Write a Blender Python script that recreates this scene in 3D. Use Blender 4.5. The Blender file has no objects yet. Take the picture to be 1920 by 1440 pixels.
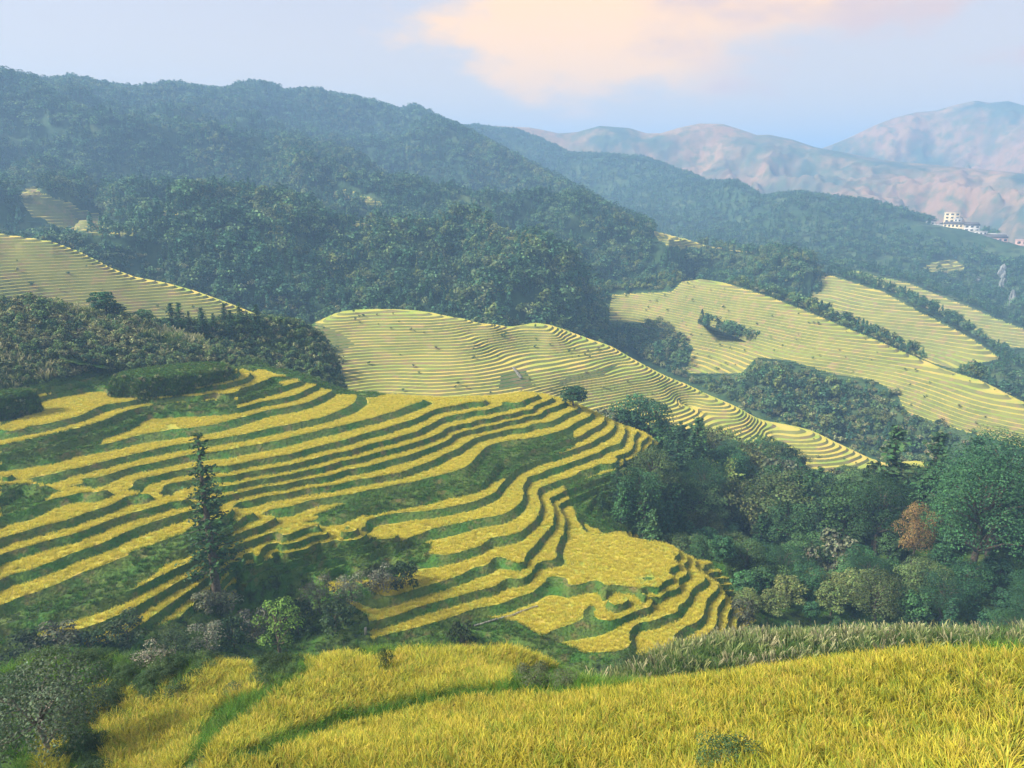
import bpy, math, random
import numpy as np
random.seed(7); RNG = np.random.default_rng(11)
S = bpy.context.scene
COL = S.collection
R = math.radians

# ------------------------------------------------------------------ camera
FPX = 1387.0; HORIZON = 330.0
PITCH = math.atan((720-HORIZON)/FPX)
cam_d = bpy.data.cameras.new('camera'); cam = bpy.data.objects.new('camera', cam_d); COL.objects.link(cam)
cam_d.sensor_width = 36; cam_d.lens = 36*FPX/1920; cam_d.clip_start = 0.3; cam_d.clip_end = 60000
cam.location = (0, 0, 0); cam.rotation_euler = (math.pi/2-PITCH, 0, 0)
S.camera = cam
# ------------------------------------------------------------------ world, sun
SUN_EL, SUN_AZ = 40.0, -104.0       # azimuth from +Y, clockwise; negative = left of the view
W = bpy.data.worlds.new('World'); S.world = W; W.use_nodes = True
nt = W.node_tree; nt.nodes.clear()
def N(t, tree=None, **k):
    n = (tree or nt).nodes.new(t)
    for a, b in k.items(): setattr(n, a, b)
    return n
def sky_world():
    L = nt.links.new
    out = N('ShaderNodeOutputWorld'); bg = N('ShaderNodeBackground')
    sky = N('ShaderNodeTexSky'); sky.sky_type = 'NISHITA'; sky.sun_disc = False
    sky.sun_elevation = R(SUN_EL); sky.sun_rotation = R(SUN_AZ); sky.altitude = 800; sky.air_density = 1.0; sky.dust_density = 2.5; sky.ozone_density = 1.5
    tc = N('ShaderNodeTexCoord'); sep = N('ShaderNodeSeparateXYZ'); L(tc.outputs['Generated'], sep.inputs[0])
    # thin veil of high cloud over the blue, and one large cloud lit warm by the low sun
    def math_(op, a, b=None, c=None):
        m = N('ShaderNodeMath', operation=op)
        for i, v in enumerate((a, b, c)):
            if v is None: continue
            if isinstance(v, (int, float)): m.inputs[i].default_value = v
            else: L(v, m.inputs[i])
        return m.outputs[0]
    az = math_('ARCTAN2', sep.outputs[0], sep.outputs[1])
    el = math_('ARCSINE', sep.outputs[2])
    comb = N('ShaderNodeCombineXYZ'); L(az, comb.inputs[0]); L(math_('MULTIPLY', el, 2.2), comb.inputs[1])
    nz = N('ShaderNodeTexNoise'); nz.inputs['Scale'].default_value = 7.0; nz.inputs['Detail'].default_value = 7; nz.inputs['Roughness'].default_value = .55
    L(comb.outputs[0], nz.inputs['Vector'])
    nzv = math_('MULTIPLY', math_('SUBTRACT', nz.outputs[0], .5), 1.0)
    # cloud body: broad slanted ellipse, centre (az .22, el .21)
    def blob(ca, ce, ra, re, rot):
        da = math_('SUBTRACT', az, ca); de = math_('SUBTRACT', el, ce)
        c, s = math.cos(rot), math.sin(rot)
        u = math_('DIVIDE', math_('ADD', math_('MULTIPLY', da, c), math_('MULTIPLY', de, s)), ra)
        v = math_('DIVIDE', math_('SUBTRACT', math_('MULTIPLY', de, c), math_('MULTIPLY', da, s)), re)
        return math_('SUBTRACT', 1.0, math_('SQRT', math_('ADD', math_('MULTIPLY', u, u), math_('MULTIPLY', v, v))))
    b1 = blob(.09, .170, .23, .098, -.1)
    b2 = blob(.36, .222, .42, .085, .10)
    b3 = blob(.62, .13, .10, .016, .1)
    b3 = math_('MULTIPLY', b3, .45)
    body = math_('MAXIMUM', math_('MAXIMUM', b1, b2), b3)
    body = math_('ADD', body, math_('MULTIPLY', nzv, 1.7))
    mr = N('ShaderNodeMapRange', interpolation_type='SMOOTHSTEP'); L(body, mr.inputs[0]); mr.inputs[1].default_value = -.05; mr.inputs[2].default_value = .42
    mr.inputs[3].default_value = 0; mr.inputs[4].default_value = .93
    warm = N('ShaderNodeMix', data_type='RGBA'); 
    wr = N('ShaderNodeMapRange', interpolation_type='SMOOTHSTEP'); L(math_('ADD', az, math_('MULTIPLY', nzv, .9)), wr.inputs[0]); wr.inputs[1].default_value = .12; wr.inputs[2].default_value = .45
    L(wr.outputs[0], warm.inputs[0])
    warm.inputs[6].default_value = CLOUD_A; warm.inputs[7].default_value = CLOUD_B
    tint = N('ShaderNodeMix', data_type='RGBA', blend_type='MIX'); tint.inputs[0].default_value = SKY_VEIL
    L(sky.outputs[0], tint.inputs[6]); tint.inputs[7].default_value = VEIL
    hz = N('ShaderNodeMapRange', interpolation_type='SMOOTHSTEP'); L(el, hz.inputs[0]); hz.inputs[1].default_value = .26; hz.inputs[2].default_value = .03; hz.inputs[3].default_value = 0; hz.inputs[4].default_value = .75
    cream = N('ShaderNodeMix', data_type='RGBA'); L(hz.outputs[0], cream.inputs[0]); L(tint.outputs[2], cream.inputs[6]); cream.inputs[7].default_value = CREAM
    fin = N('ShaderNodeMix', data_type='RGBA'); L(mr.outputs[0], fin.inputs[0]); L(cream.outputs[2], fin.inputs[6]); L(warm.outputs[2], fin.inputs[7])
    L(fin.outputs[2], bg.inputs[0]); bg.inputs[1].default_value = SKY_STRENGTH
    L(bg.outputs[0], out.inputs[0])
SKY_STRENGTH = .12; CREAM = (2.85, 2.2, 1.6, 1)
SKY_VEIL = .88
VEIL = (2.0, 1.8, 1.85, 1)
CLOUD_A = (4.2, 2.55, 1.15, 1); CLOUD_B = (2.7, 1.85, 1.55, 1)
sky_world()
sd = bpy.data.lights.new('sun', 'SUN'); sd.energy = 3.3; sd.angle = R(10); sd.color = (1, .90, .74)
sun = bpy.data.objects.new('sun', sd); COL.objects.link(sun)
sun.rotation_euler = (R(90-SUN_EL), 0, R(180-SUN_AZ)); 
S.view_settings.view_transform = 'Standard'; S.view_settings.look = 'None'; S.view_settings.gamma = 1; S.view_settings.exposure = 1.62
S.view_settings.use_curve_mapping = False
S.cycles.max_bounces = 6; S.cycles.diffuse_bounces = 3; S.cycles.volume_bounces = 1; S.cycles.transparent_max_bounces = 4
S.cycles.use_denoising = True; S.cycles.use_adaptive_sampling = True; S.cycles.adaptive_threshold = .02
HAZE_ON = True; HAZE_DENSITY = .00038

# ------------------------------------------------------------------ projection helpers
CP, SP = math.cos(PITCH), math.sin(PITCH)
def ray(px, py):
    px = np.asarray(px, float); py = np.asarray(py, float)
    xc = (px-960)/FPX; yc = -(py-720)/FPX
    return xc, CP+SP*yc, -SP+CP*yc
def at_z(px, py, z):
    x, y, zz = ray(px, py); t = z/zz
    return x*t, y*t
def at_d(px, py, d):
    x, y, z = ray(px, py); t = d/np.hypot(x, y)
    return x*t, y*t, z*t
def az_of(px, py=720):
    x, y, z = ray(px, py); return np.arctan2(x, y)
def project(x, y, z):
    f = CP*y-SP*z; u = SP*y+CP*z
    f = np.where(np.abs(f) < 1e-6, 1e-6, f)
    return 960+FPX*x/f, 720-FPX*u/f
def inside(poly, px, py):
    poly = np.asarray(poly, float); r = np.zeros(np.shape(px), bool)
    j = len(poly)-1
    for i in range(len(poly)):
        xi, yi = poly[i]; xj, yj = poly[j]
        c = ((yi > py) != (yj > py)) & (px < (xj-xi)*(py-yi)/((yj-yi) or 1e-9)+xi)
        r ^= c; j = i
    return r
def any_inside(polys, px, py):
    r = np.zeros(np.shape(px), bool)
    for p in polys: r |= inside(p, px, py)
    return r

# ------------------------------------------------------------------ value noise
_P = RNG.random((256, 256))
def vnoise(x, y):
    xi = np.floor(x).astype(int); yi = np.floor(y).astype(int); fx = x-xi; fy = y-yi
    fx = fx*fx*(3-2*fx); fy = fy*fy*(3-2*fy)
    g = lambda a, b: _P[a & 255, b & 255]
    return (g(xi, yi)*(1-fx)+g(xi+1, yi)*fx)*(1-fy)+(g(xi, yi+1)*(1-fx)+g(xi+1, yi+1)*fx)*fy-.5
def fbm(x, y, o=4, rough=.5):
    r = 0; a = 1
    for i in range(o):
        r = r+a*vnoise(x+17.3*i, y-9.1*i); x = x*2.03; y = y*2.03; a *= rough
    return r

# ------------------------------------------------------------------ thin-plate surface through control points
class Surf:
    def __init__(s, P, V, smooth=0.0, kern='tps'):
        P = np.asarray(P, float); V = np.asarray(V, float)
        s.c = P.mean(0); s.k = np.abs(P-s.c).max(); Q = (P-s.c)/s.k
        n = len(Q); r = np.hypot(*(Q[:, None]-Q[None]).transpose(2, 0, 1))
        s.kern = kern; A = s.phi(r)+np.eye(n)*smooth
        B = np.c_[np.ones(n), Q]; M = np.block([[A, B], [B.T, np.zeros((3, 3))]])
        sol = np.linalg.solve(M, np.r_[V, 0, 0, 0]); s.w = sol[:n]; s.a = sol[n:]; s.Q = Q
    def phi(s, r):
        if s.kern == 'lin': return -r
        return np.where(r > 0, r*r*np.log(np.maximum(r, 1e-12)), 0)
    def __call__(s, x, y):
        sh = np.shape(x); Q = (np.c_[np.ravel(x), np.ravel(y)]-s.c)/s.k; o = np.empty(len(Q))
        for i in range(0, len(Q), 8192):
            q = Q[i:i+8192]; r = np.hypot(q[:, None, 0]-s.Q[None, :, 0], q[:, None, 1]-s.Q[None, :, 1])
            o[i:i+8192] = s.phi(r)@s.w+s.a[0]+q@s.a[1:]
        return o.reshape(sh)

# a sheet of land on a fan-shaped grid (bearing x distance)
class Land:
    def __init__(s, az, ld, Z, X, Y):
        s.az, s.ld, s.Z, s.X, s.Y = az, ld, Z, X, Y
    def at(s, x, y, A=None):
        A = s.Z if A is None else A
        a = (np.arctan2(x, y)-s.az[0])/(s.az[1]-s.az[0]); l = (np.log(np.hypot(x, y))-s.ld[0])/(s.ld[1]-s.ld[0])
        a = np.clip(a, 0, len(s.az)-1.001); l = np.clip(l, 0, len(s.ld)-1.001)
        i = a.astype(int); j = l.astype(int); u = a-i; v = l-j
        return (A[i, j]*(1-u)+A[i+1, j]*u)*(1-v)+(A[i, j+1]*(1-u)+A[i+1, j+1]*u)*v
def fan(px0, px1, d0, d1, step_px, dstep):
    az = np.linspace(az_of(px0), az_of(px1), int((px1-px0)/step_px)); ld = np.arange(math.log(d0), math.log(d1), dstep)
    A, D = np.meshgrid(az, np.exp(ld), indexing='ij')
    return az, ld, np.sin(A)*D, np.cos(A)*D
def grid_tris(n, m):
    i, j = np.meshgrid(np.arange(n-1), np.arange(m-1), indexing='ij'); a = (i*m+j).ravel()
    b = a+m; c = a+m+1; d = a+1
    return np.r_[np.c_[a, b, c], np.c_[a, c, d]]

def new_mesh(name, V, T, mat=None, attrs=None, smooth=False):
    me = bpy.data.meshes.new(name); V = np.ascontiguousarray(V, np.float32); T = np.ascontiguousarray(T, np.int32)
    k = T.shape[1]
    me.vertices.add(len(V)); me.vertices.foreach_set('co', V.ravel())
    me.loops.add(T.size); me.loops.foreach_set('vertex_index', T.ravel())
    me.polygons.add(len(T)); me.polygons.foreach_set('loop_start', np.arange(0, T.size, k, dtype=np.int32)); me.polygons.foreach_set('loop_total', np.full(len(T), k, np.int32))
    me.update(calc_edges=True)
    if smooth: me.polygons.foreach_set('use_smooth', np.ones(len(T), bool))
    for nme, arr in (attrs or {}).items():
        arr = np.asarray(arr)
        if arr.ndim == 2:
            at = me.attributes.new(nme, 'FLOAT_COLOR', 'POINT'); at.data.foreach_set('color', np.c_[arr, np.ones(len(arr))].astype(np.float32).ravel())
        else:
            at = me.attributes.new(nme, 'FLOAT', 'POINT'); at.data.foreach_set('value', arr.astype(np.float32))
    if mat: me.materials.append(mat)
    return me
def link(name, data, parent=None, loc=None, **props):
    o = bpy.data.objects.new(name, data); COL.objects.link(o)
    if parent: o.parent = parent
    if loc is not None: o.location = loc
    for k, v in props.items(): o[k] = v
    return o

# slice triangles where attribute u passes an integer
def slice_int(P, T):
    """P (n,k) with the last column the attribute; returns the refined arrays"""
    for it in range(12):
        u = P[:, -1]; tu = u[T]; lo = tu.min(1); hi = tu.max(1)
        cut = np.floor(lo+1e-4)+1
        need = cut < hi-1e-4
        if not need.any(): break
        Tk = T[~need]; Tc = T[need]; c = cut[need]; tu = tu[need]
        below = tu < c[:, None]; nb = below.sum(1)
        # rotate so the lone vertex comes first
        lone_below = nb == 1
        lone = np.where(lone_below[:, None], below, ~below)
        on = np.argmax(lone, 1)
        idx = (on[:, None]+np.arange(3)) % 3
        Tc = np.take_along_axis(Tc, idx, 1); tu = np.take_along_axis(tu, idx, 1)
        t1 = (c-tu[:, 0])/(tu[:, 1]-tu[:, 0]); t2 = (c-tu[:, 0])/(tu[:, 2]-tu[:, 0])
        t1 = np.clip(t1, 0, 1); t2 = np.clip(t2, 0, 1)
        A, B, C = P[Tc[:, 0]], P[Tc[:, 1]], P[Tc[:, 2]]
        E1 = A+(B-A)*t1[:, None]; E2 = A+(C-A)*t2[:, None]; E1[:, -1] = c; E2[:, -1] = c
        n = len(P); k = len(Tc); i1 = n+np.arange(k); i2 = n+k+np.arange(k)
        P = np.r_[P, E1, E2]
        T = np.r_[Tk, np.c_[Tc[:, 0], i1, i2], np.c_[i1, Tc[:, 1], Tc[:, 2]], np.c_[i1, Tc[:, 2], i2]]
    # weld
    key = np.round(P[:, :3]*500).astype(np.int64)
    _, first, inv = np.unique(key, axis=0, return_index=True, return_inverse=True)
    P = P[first]; T = inv.reshape(-1)[T]
    ok = (T[:, 0] != T[:, 1]) & (T[:, 1] != T[:, 2]) & (T[:, 0] != T[:, 2])
    return P, T[ok]

# ------------------------------------------------------------------ materials
def material(name, base, rough=.9, vary=None, scale=1.0, scale2=None, spec=.15, attr=None, trans=0.0, obj_rand=0.0, bump=0.0, bump_scale=3.0, coord='pos', flat=None):
    """base colour mixed by world noise with the colours in vary"""
    m = bpy.data.materials.new(name); m.use_nodes = True; t = m.node_tree; t.nodes.clear(); L = t.links.new
    out = N('ShaderNodeOutputMaterial', t); b = N('ShaderNodeBsdfPrincipled', t); L(b.outputs[0], out.inputs[0])
    b.inputs['Roughness'].default_value = rough; b.inputs['Specular IOR Level'].default_value = spec
    geo = N('ShaderNodeNewGeometry', t); vec = geo.outputs['Position']
    if flat:
        vm = N('ShaderNodeVectorMath', t, operation='MULTIPLY'); vm.inputs[1].default_value = flat; L(vec, vm.inputs[0]); vec = vm.outputs[0]
    col = None
    def rgb(c):
        n = N('ShaderNodeRGB', t); n.outputs[0].default_value = (*c, 1); return n.outputs[0]
    if attr:
        a = N('ShaderNodeAttribute', t); a.attribute_name = attr; col = a.outputs['Color']
    else: col = rgb(base)
    for k, (c, lo, hi, sc) in enumerate(vary or []):
        nz = N('ShaderNodeTexNoise', t); nz.inputs['Scale'].default_value = sc; nz.inputs['Detail'].default_value = 4; nz.inputs['Roughness'].default_value = .6
        mp = N('ShaderNodeVectorMath', t, operation='ADD'); mp.inputs[1].default_value = (31.7*k, 11.3*k, 5.9*k); L(vec, mp.inputs[0]); L(mp.outputs[0], nz.inputs['Vector'])
        mr = N('ShaderNodeMapRange', t); L(nz.outputs[0], mr.inputs[0]); mr.inputs[1].default_value = lo; mr.inputs[2].default_value = hi
        mx = N('ShaderNodeMix', t, data_type='RGBA'); L(mr.outputs[0], mx.inputs[0]); L(col, mx.inputs[6]); mx.inputs[7].default_value = (*c, 1); col = mx.outputs[2]
    if obj_rand:
        oi = N('ShaderNodeObjectInfo', t)
        hs = N('ShaderNodeHueSaturation', t)
        mr = N('ShaderNodeMapRange', t); L(oi.outputs['Random'], mr.inputs[0]); mr.inputs[3].default_value = 1-obj_rand; mr.inputs[4].default_value = 1+obj_rand*1.2
        L(mr.outputs[0], hs.inputs['Value'])
        wn = N('ShaderNodeMath', t, operation='MULTIPLY'); wn.inputs[1].default_value = 7.31; L(oi.outputs['Random'], wn.inputs[0])
        fr = N('ShaderNodeMath', t, operation='FRACT'); L(wn.outputs[0], fr.inputs[0])
        mh = N('ShaderNodeMapRange', t); L(fr.outputs[0], mh.inputs[0]); mh.inputs[3].default_value = .5-obj_rand*.07; mh.inputs[4].default_value = .5+obj_rand*.05
        L(mh.outputs[0], hs.inputs['Hue']); L(col, hs.inputs['Color']); col = hs.outputs[0]
    L(col, b.inputs['Base Color'])
    if bump:
        nz = N('ShaderNodeTexNoise', t); nz.inputs['Scale'].default_value = bump_scale; nz.inputs['Detail'].default_value = 5; L(vec, nz.inputs['Vector'])
        bp = N('ShaderNodeBump', t); bp.inputs['Strength'].default_value = 1; bp.inputs['Distance'].default_value = bump; L(nz.outputs[0], bp.inputs['Height']); L(bp.outputs[0], b.inputs['Normal'])
    if trans:
        tr = N('ShaderNodeBsdfTranslucent', t); L(col, tr.inputs[0]); ms = N('ShaderNodeMixShader', t); ms.inputs[0].default_value = trans
        L(b.outputs[0], ms.inputs[1]); L(tr.outputs[0], ms.inputs[2]); L(ms.outputs[0], out.inputs[0])
    return m
M = {}
M['tread'] = material('paddy_ground', (.42, .38, .05), vary=[((.26, .32, .05), .45, .65, .09), ((.46, .36, .07), .5, .62, .4)], bump=.35, bump_scale=2.2)
M['bank'] = material('grassy_bank', (.095, .145, .03), vary=[((.05, .14, .022), .42, .6, .12), ((.16, .14, .05), .52, .7, .35), ((.035, .06, .015), .54, .74, 1.1)], bump=.5, bump_scale=1.6)
M['ground'] = material('hill_ground', (.045, .115, .018), vary=[((.11, .15, .035), .45, .65, .08), ((.03, .05, .018), .48, .62, .5)], bump=.6, bump_scale=1.2)
M['far_tread'] = material('far_paddy', (.50, .42, .08), vary=[((.26, .35, .06), .40, .62, .06), ((.54, .42, .10), .5, .64, .13)], flat=(.35, .35, 14.))
M['far_bank'] = material('far_bank', (.20, .21, .065), vary=[((.14, .16, .055), .4, .6, .05), ((.24, .18, .09), .5, .66, .15)])
M['forest_floor'] = material('forest_floor', (.035, .075, .035), vary=[((.08, .12, .05), .48, .62, .02), ((.015, .03, .012), .5, .65, .08)])
M['sun_tinted_bare_mtn'] = material('sun_tinted_bare_mountain', (.30, .18, .11), vary=[((.06, .09, .07), .44, .58, .003), ((.33, .21, .12), .5, .66, .008), ((.09, .12, .07), .46, .70, .03)])  # bare slopes, with the pink of sunlit faces put into the base colour
M['rice'] = material('rice_blades', (1, 1, 1), attr='col', rough=.6, trans=.3, obj_rand=.16, vary=[((.30, .30, .02), .60, .95, .12)])
M['grass'] = material('grass_blades', (1, 1, 1), attr='col', rough=.7, trans=.3, obj_rand=.35)
M['leaf'] = material('leaves', (1, 1, 1), attr='col', rough=.6, trans=.25, obj_rand=.3)
M['bark'] = material('bark', (.09, .07, .05), vary=[((.14, .12, .09), .45, .6, 3)], bump=.03, bump_scale=8)
M['pale_bark'] = material('pale_bark', (.24, .22, .18), vary=[((.14, .12, .09), .45, .6, 3)])

# ------------------------------------------------------------------ instancing one mass of plants
def proto(name, V, T, mat, col=None):
    me = new_mesh(name, V, T, mat, {'col': col} if col is not None else None)
    return bpy.data.objects.new(name, me)       # kept out of the scene: only its instances are there
def scatter(name, protos, P, scale, rotz, tilt=None, stretch=None, **props):
    n = len(P); me = bpy.data.meshes.new(name); me.vertices.add(n); me.vertices.foreach_set('co', np.ascontiguousarray(P, np.float32).ravel())
    idx = RNG.integers(0, len(protos), n).astype(np.int32)
    a = me.attributes.new('pick', 'INT', 'POINT'); a.data.foreach_set('value', idx)
    rot = np.zeros((n, 3), np.float32); rot[:, 2] = rotz
    if tilt is not None: rot[:, 0] = tilt[0]; rot[:, 1] = tilt[1]
    a = me.attributes.new('spin', 'FLOAT_VECTOR', 'POINT'); a.data.foreach_set('vector', rot.ravel())
    sc = np.asarray(scale, np.float32)
    if sc.ndim == 0: sc = np.full(n, sc)
    if sc.ndim == 1: sc = np.c_[sc, sc, sc*(1 if stretch is None else stretch)]
    a = me.attributes.new('size', 'FLOAT_VECTOR', 'POINT'); a.data.foreach_set('vector', np.ascontiguousarray(sc, np.float32).ravel())
    o = link(name, me, kind='stuff', **props)
    g = bpy.data.node_groups.new(name+'_nodes', 'GeometryNodeTree')
    g.interface.new_socket('Geometry', in_out='INPUT', socket_type='NodeSocketGeometry'); g.interface.new_socket('Geometry', in_out='OUTPUT', socket_type='NodeSocketGeometry')
    L = g.links.new; gi = N('NodeGroupInput', g); go = N('NodeGroupOutput', g); iop = N('GeometryNodeInstanceOnPoints', g)
    g2 = N('GeometryNodeGeometryToInstance', g)
    for p in reversed(protos):
        oi = N('GeometryNodeObjectInfo', g); oi.inputs[0].default_value = p; oi.inputs['As Instance'].default_value = True
        L(oi.outputs['Geometry'], g2.inputs[0])
    def named(nm, ty):
        q = N('GeometryNodeInputNamedAttribute', g); q.data_type = ty; q.inputs[0].default_value = nm
        return next(s_ for s_ in q.outputs if s_.enabled and s_.name == 'Attribute')
    # one instance-on-points per prototype, chosen by the 'pick' attribute
    j = N('GeometryNodeJoinGeometry', g)
    for k, p in enumerate(protos):
        oi = N('GeometryNodeObjectInfo', g); oi.inputs[0].default_value = p; oi.inputs['As Instance'].default_value = True
        ins = N('GeometryNodeInstanceOnPoints', g); L(gi.outputs[0], ins.inputs['Points'])
        cmp = N('FunctionNodeCompare', g); cmp.data_type = 'INT'; cmp.operation = 'EQUAL'
        L(named('pick', 'INT'), cmp.inputs[2]); cmp.inputs[3].default_value = k; L(cmp.outputs[0], ins.inputs['Selection'])
        L(oi.outputs['Geometry'], ins.inputs['Instance'])
        er = N('FunctionNodeEulerToRotation', g); L(named('spin', 'FLOAT_VECTOR'), er.inputs[0]); L(er.outputs[0], ins.inputs['Rotation'])
        L(named('size', 'FLOAT_VECTOR'), ins.inputs['Scale']); L(ins.outputs[0], j.inputs[0])
    g.nodes.remove(iop); 
    for nn in [x for x in g.nodes if x.bl_idname == 'GeometryNodeObjectInfo' and x.outputs['Geometry'].links and x.outputs['Geometry'].links[0].to_node == g2]: g.nodes.remove(nn)
    g.nodes.remove(g2)
    L(j.outputs[0], go.inputs[0])
    md = o.modifiers.new('plants', 'NODES'); md.node_group = g
    return o

def blade_tuft(n, h, spread, lean, width, base, tip, droop=.35, segs=2, head=None, seed=0):
    """a tuft of bent, tapering blades; head = colour and size of the seed head"""
    r = random.Random(seed); V = []; F = []; C = []
    for i in range(n):
        a = r.uniform(0, 2*math.pi); rr = spread*math.sqrt(r.random()); bx, by = rr*math.cos(a), rr*math.sin(a)
        la = a+r.uniform(-1, 1); ll = lean*r.uniform(.3, 1.2); hh = h*r.uniform(.7, 1.1); w = width*r.uniform(.7, 1.3)
        wa = r.uniform(0, math.pi); wx, wy = math.cos(wa)*w, math.sin(wa)*w; b0 = len(V); v_ = r.uniform(.75, 1.2)
        for s_ in range(segs+1):
            t = s_/segs; x = bx+math.cos(la)*ll*t**1.7; y = by+math.sin(la)*ll*t**1.7; z = hh*(t-droop*t**3*.6)
            ww = (1-t*.85) if head is None else (1-t*.3)
            V += [(x-wx*ww, y-wy*ww, z), (x+wx*ww, y+wy*ww, z)]
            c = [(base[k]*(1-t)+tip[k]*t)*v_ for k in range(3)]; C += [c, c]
        for s_ in range(segs):
            q = b0+2*s_; F += [(q, q+1, q+3), (q, q+3, q+2)]
    return np.array(V), np.array(F), np.array(C)
# ================================================================== THE LAND
LANDS = {}
def zprof(Nv, b, z0, dz, w, off=.35):
    k = np.floor(Nv); f = Nv-k
    zt = z0-dz*(k+np.minimum(1, f/w)); zs = z0-dz*(Nv+off)
    return b*zt+(1-b)*zs
def build_terraced(name, fanspec, Nfun, bfun, z0, dz, w, mats, rice_fun, min_level, max_level, split=True, drop=0.0, rough=None, label='', wob=0.):
    az, ld, X, Y = fan(*fanspec)
    Nv = Nfun(X, Y)+(wob*fbm(X/22, Y/22, 3) if wob else 0); b = bfun(X, Y, Nv); rg = rough(X, Y) if rough else np.zeros_like(X)
    Z = zprof(Nv, b, z0, dz, w)-drop+rg*(1-b)
    land = Land(az, ld, Z, X, Y); land.N = Nv; land.b = b; land.par = (z0, dz, w, drop); land.rg = rg*(1-b)
    LANDS[name] = land
    k = np.floor(Nv); f = Nv-k
    u = 2*k+np.where(f < w, f/w, 1+(f-w)/(1-w))
    P = np.c_[X.ravel(), Y.ravel(), b.ravel(), (rg*(1-b)).ravel(), u.ravel()]
    T = grid_tris(*X.shape)
    far = b.ravel()[T].max(1) > .02
    P2, T2 = slice_int(P, T[far]); T1 = T[~far]
    def zz(P):
        u = P[:, 4]; k = np.floor(u/2+1e-6); f2 = u-2*k
        Nn = k+np.where(f2 < 1, f2*w, w+(f2-1)*(1-w))
        zt = z0-dz*(k+np.clip(f2, 0, 1)); zs = z0-dz*(Nn+.35)
        return P[:, 2]*zt+(1-P[:, 2])*zs-drop+P[:, 3]
    V2 = np.c_[P2[:, :2], zz(P2)]; V1 = np.c_[P[:, :2], zz(P)]
    cu = P2[T2, 4].mean(1); c = V2[T2].mean(1); cb = P2[T2, 2].mean(1)
    lev = np.floor((cu+1)/2).astype(int); riser = (np.mod(cu, 2) < 1)
    px, py = project(c[:, 0], c[:, 1], c[:, 2]+drop)
    rice = rice_fun(px, py, c[:, 0], c[:, 1], cu/2)&(cb > .5)
    kind = np.where(riser, 1, np.where(rice, 0, 2)); kind[(cb <= .5)&riser] = 2
    root = link(name, None, kind='structure')
    def piece(nm, V, T, mat, **kw):
        if not len(T): return
        used, inv = np.unique(T, return_inverse=True)
        return link(nm, new_mesh(nm, V[used], inv.reshape(-1, 3), mat), root, **kw)
    levels = np.clip(lev, min_level-1, max_level+1)
    if split:
        for l in np.unique(levels):
            s_ = levels == l
            piece('paddy', V2, T2[s_&(kind == 0)], mats[0]); piece('bank', V2, T2[s_&(kind == 1)], mats[1])
        piece('rough_ground', V2, T2[kind == 2], mats[2])
    else:
        for q, nm in enumerate(('paddy', 'bank', 'rough_ground')): piece(nm, V2, T2[kind == q], mats[q])
    piece('slope', V1, T1, mats[2])
    return land

Z0, DZ = -59.0, 1.6
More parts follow.
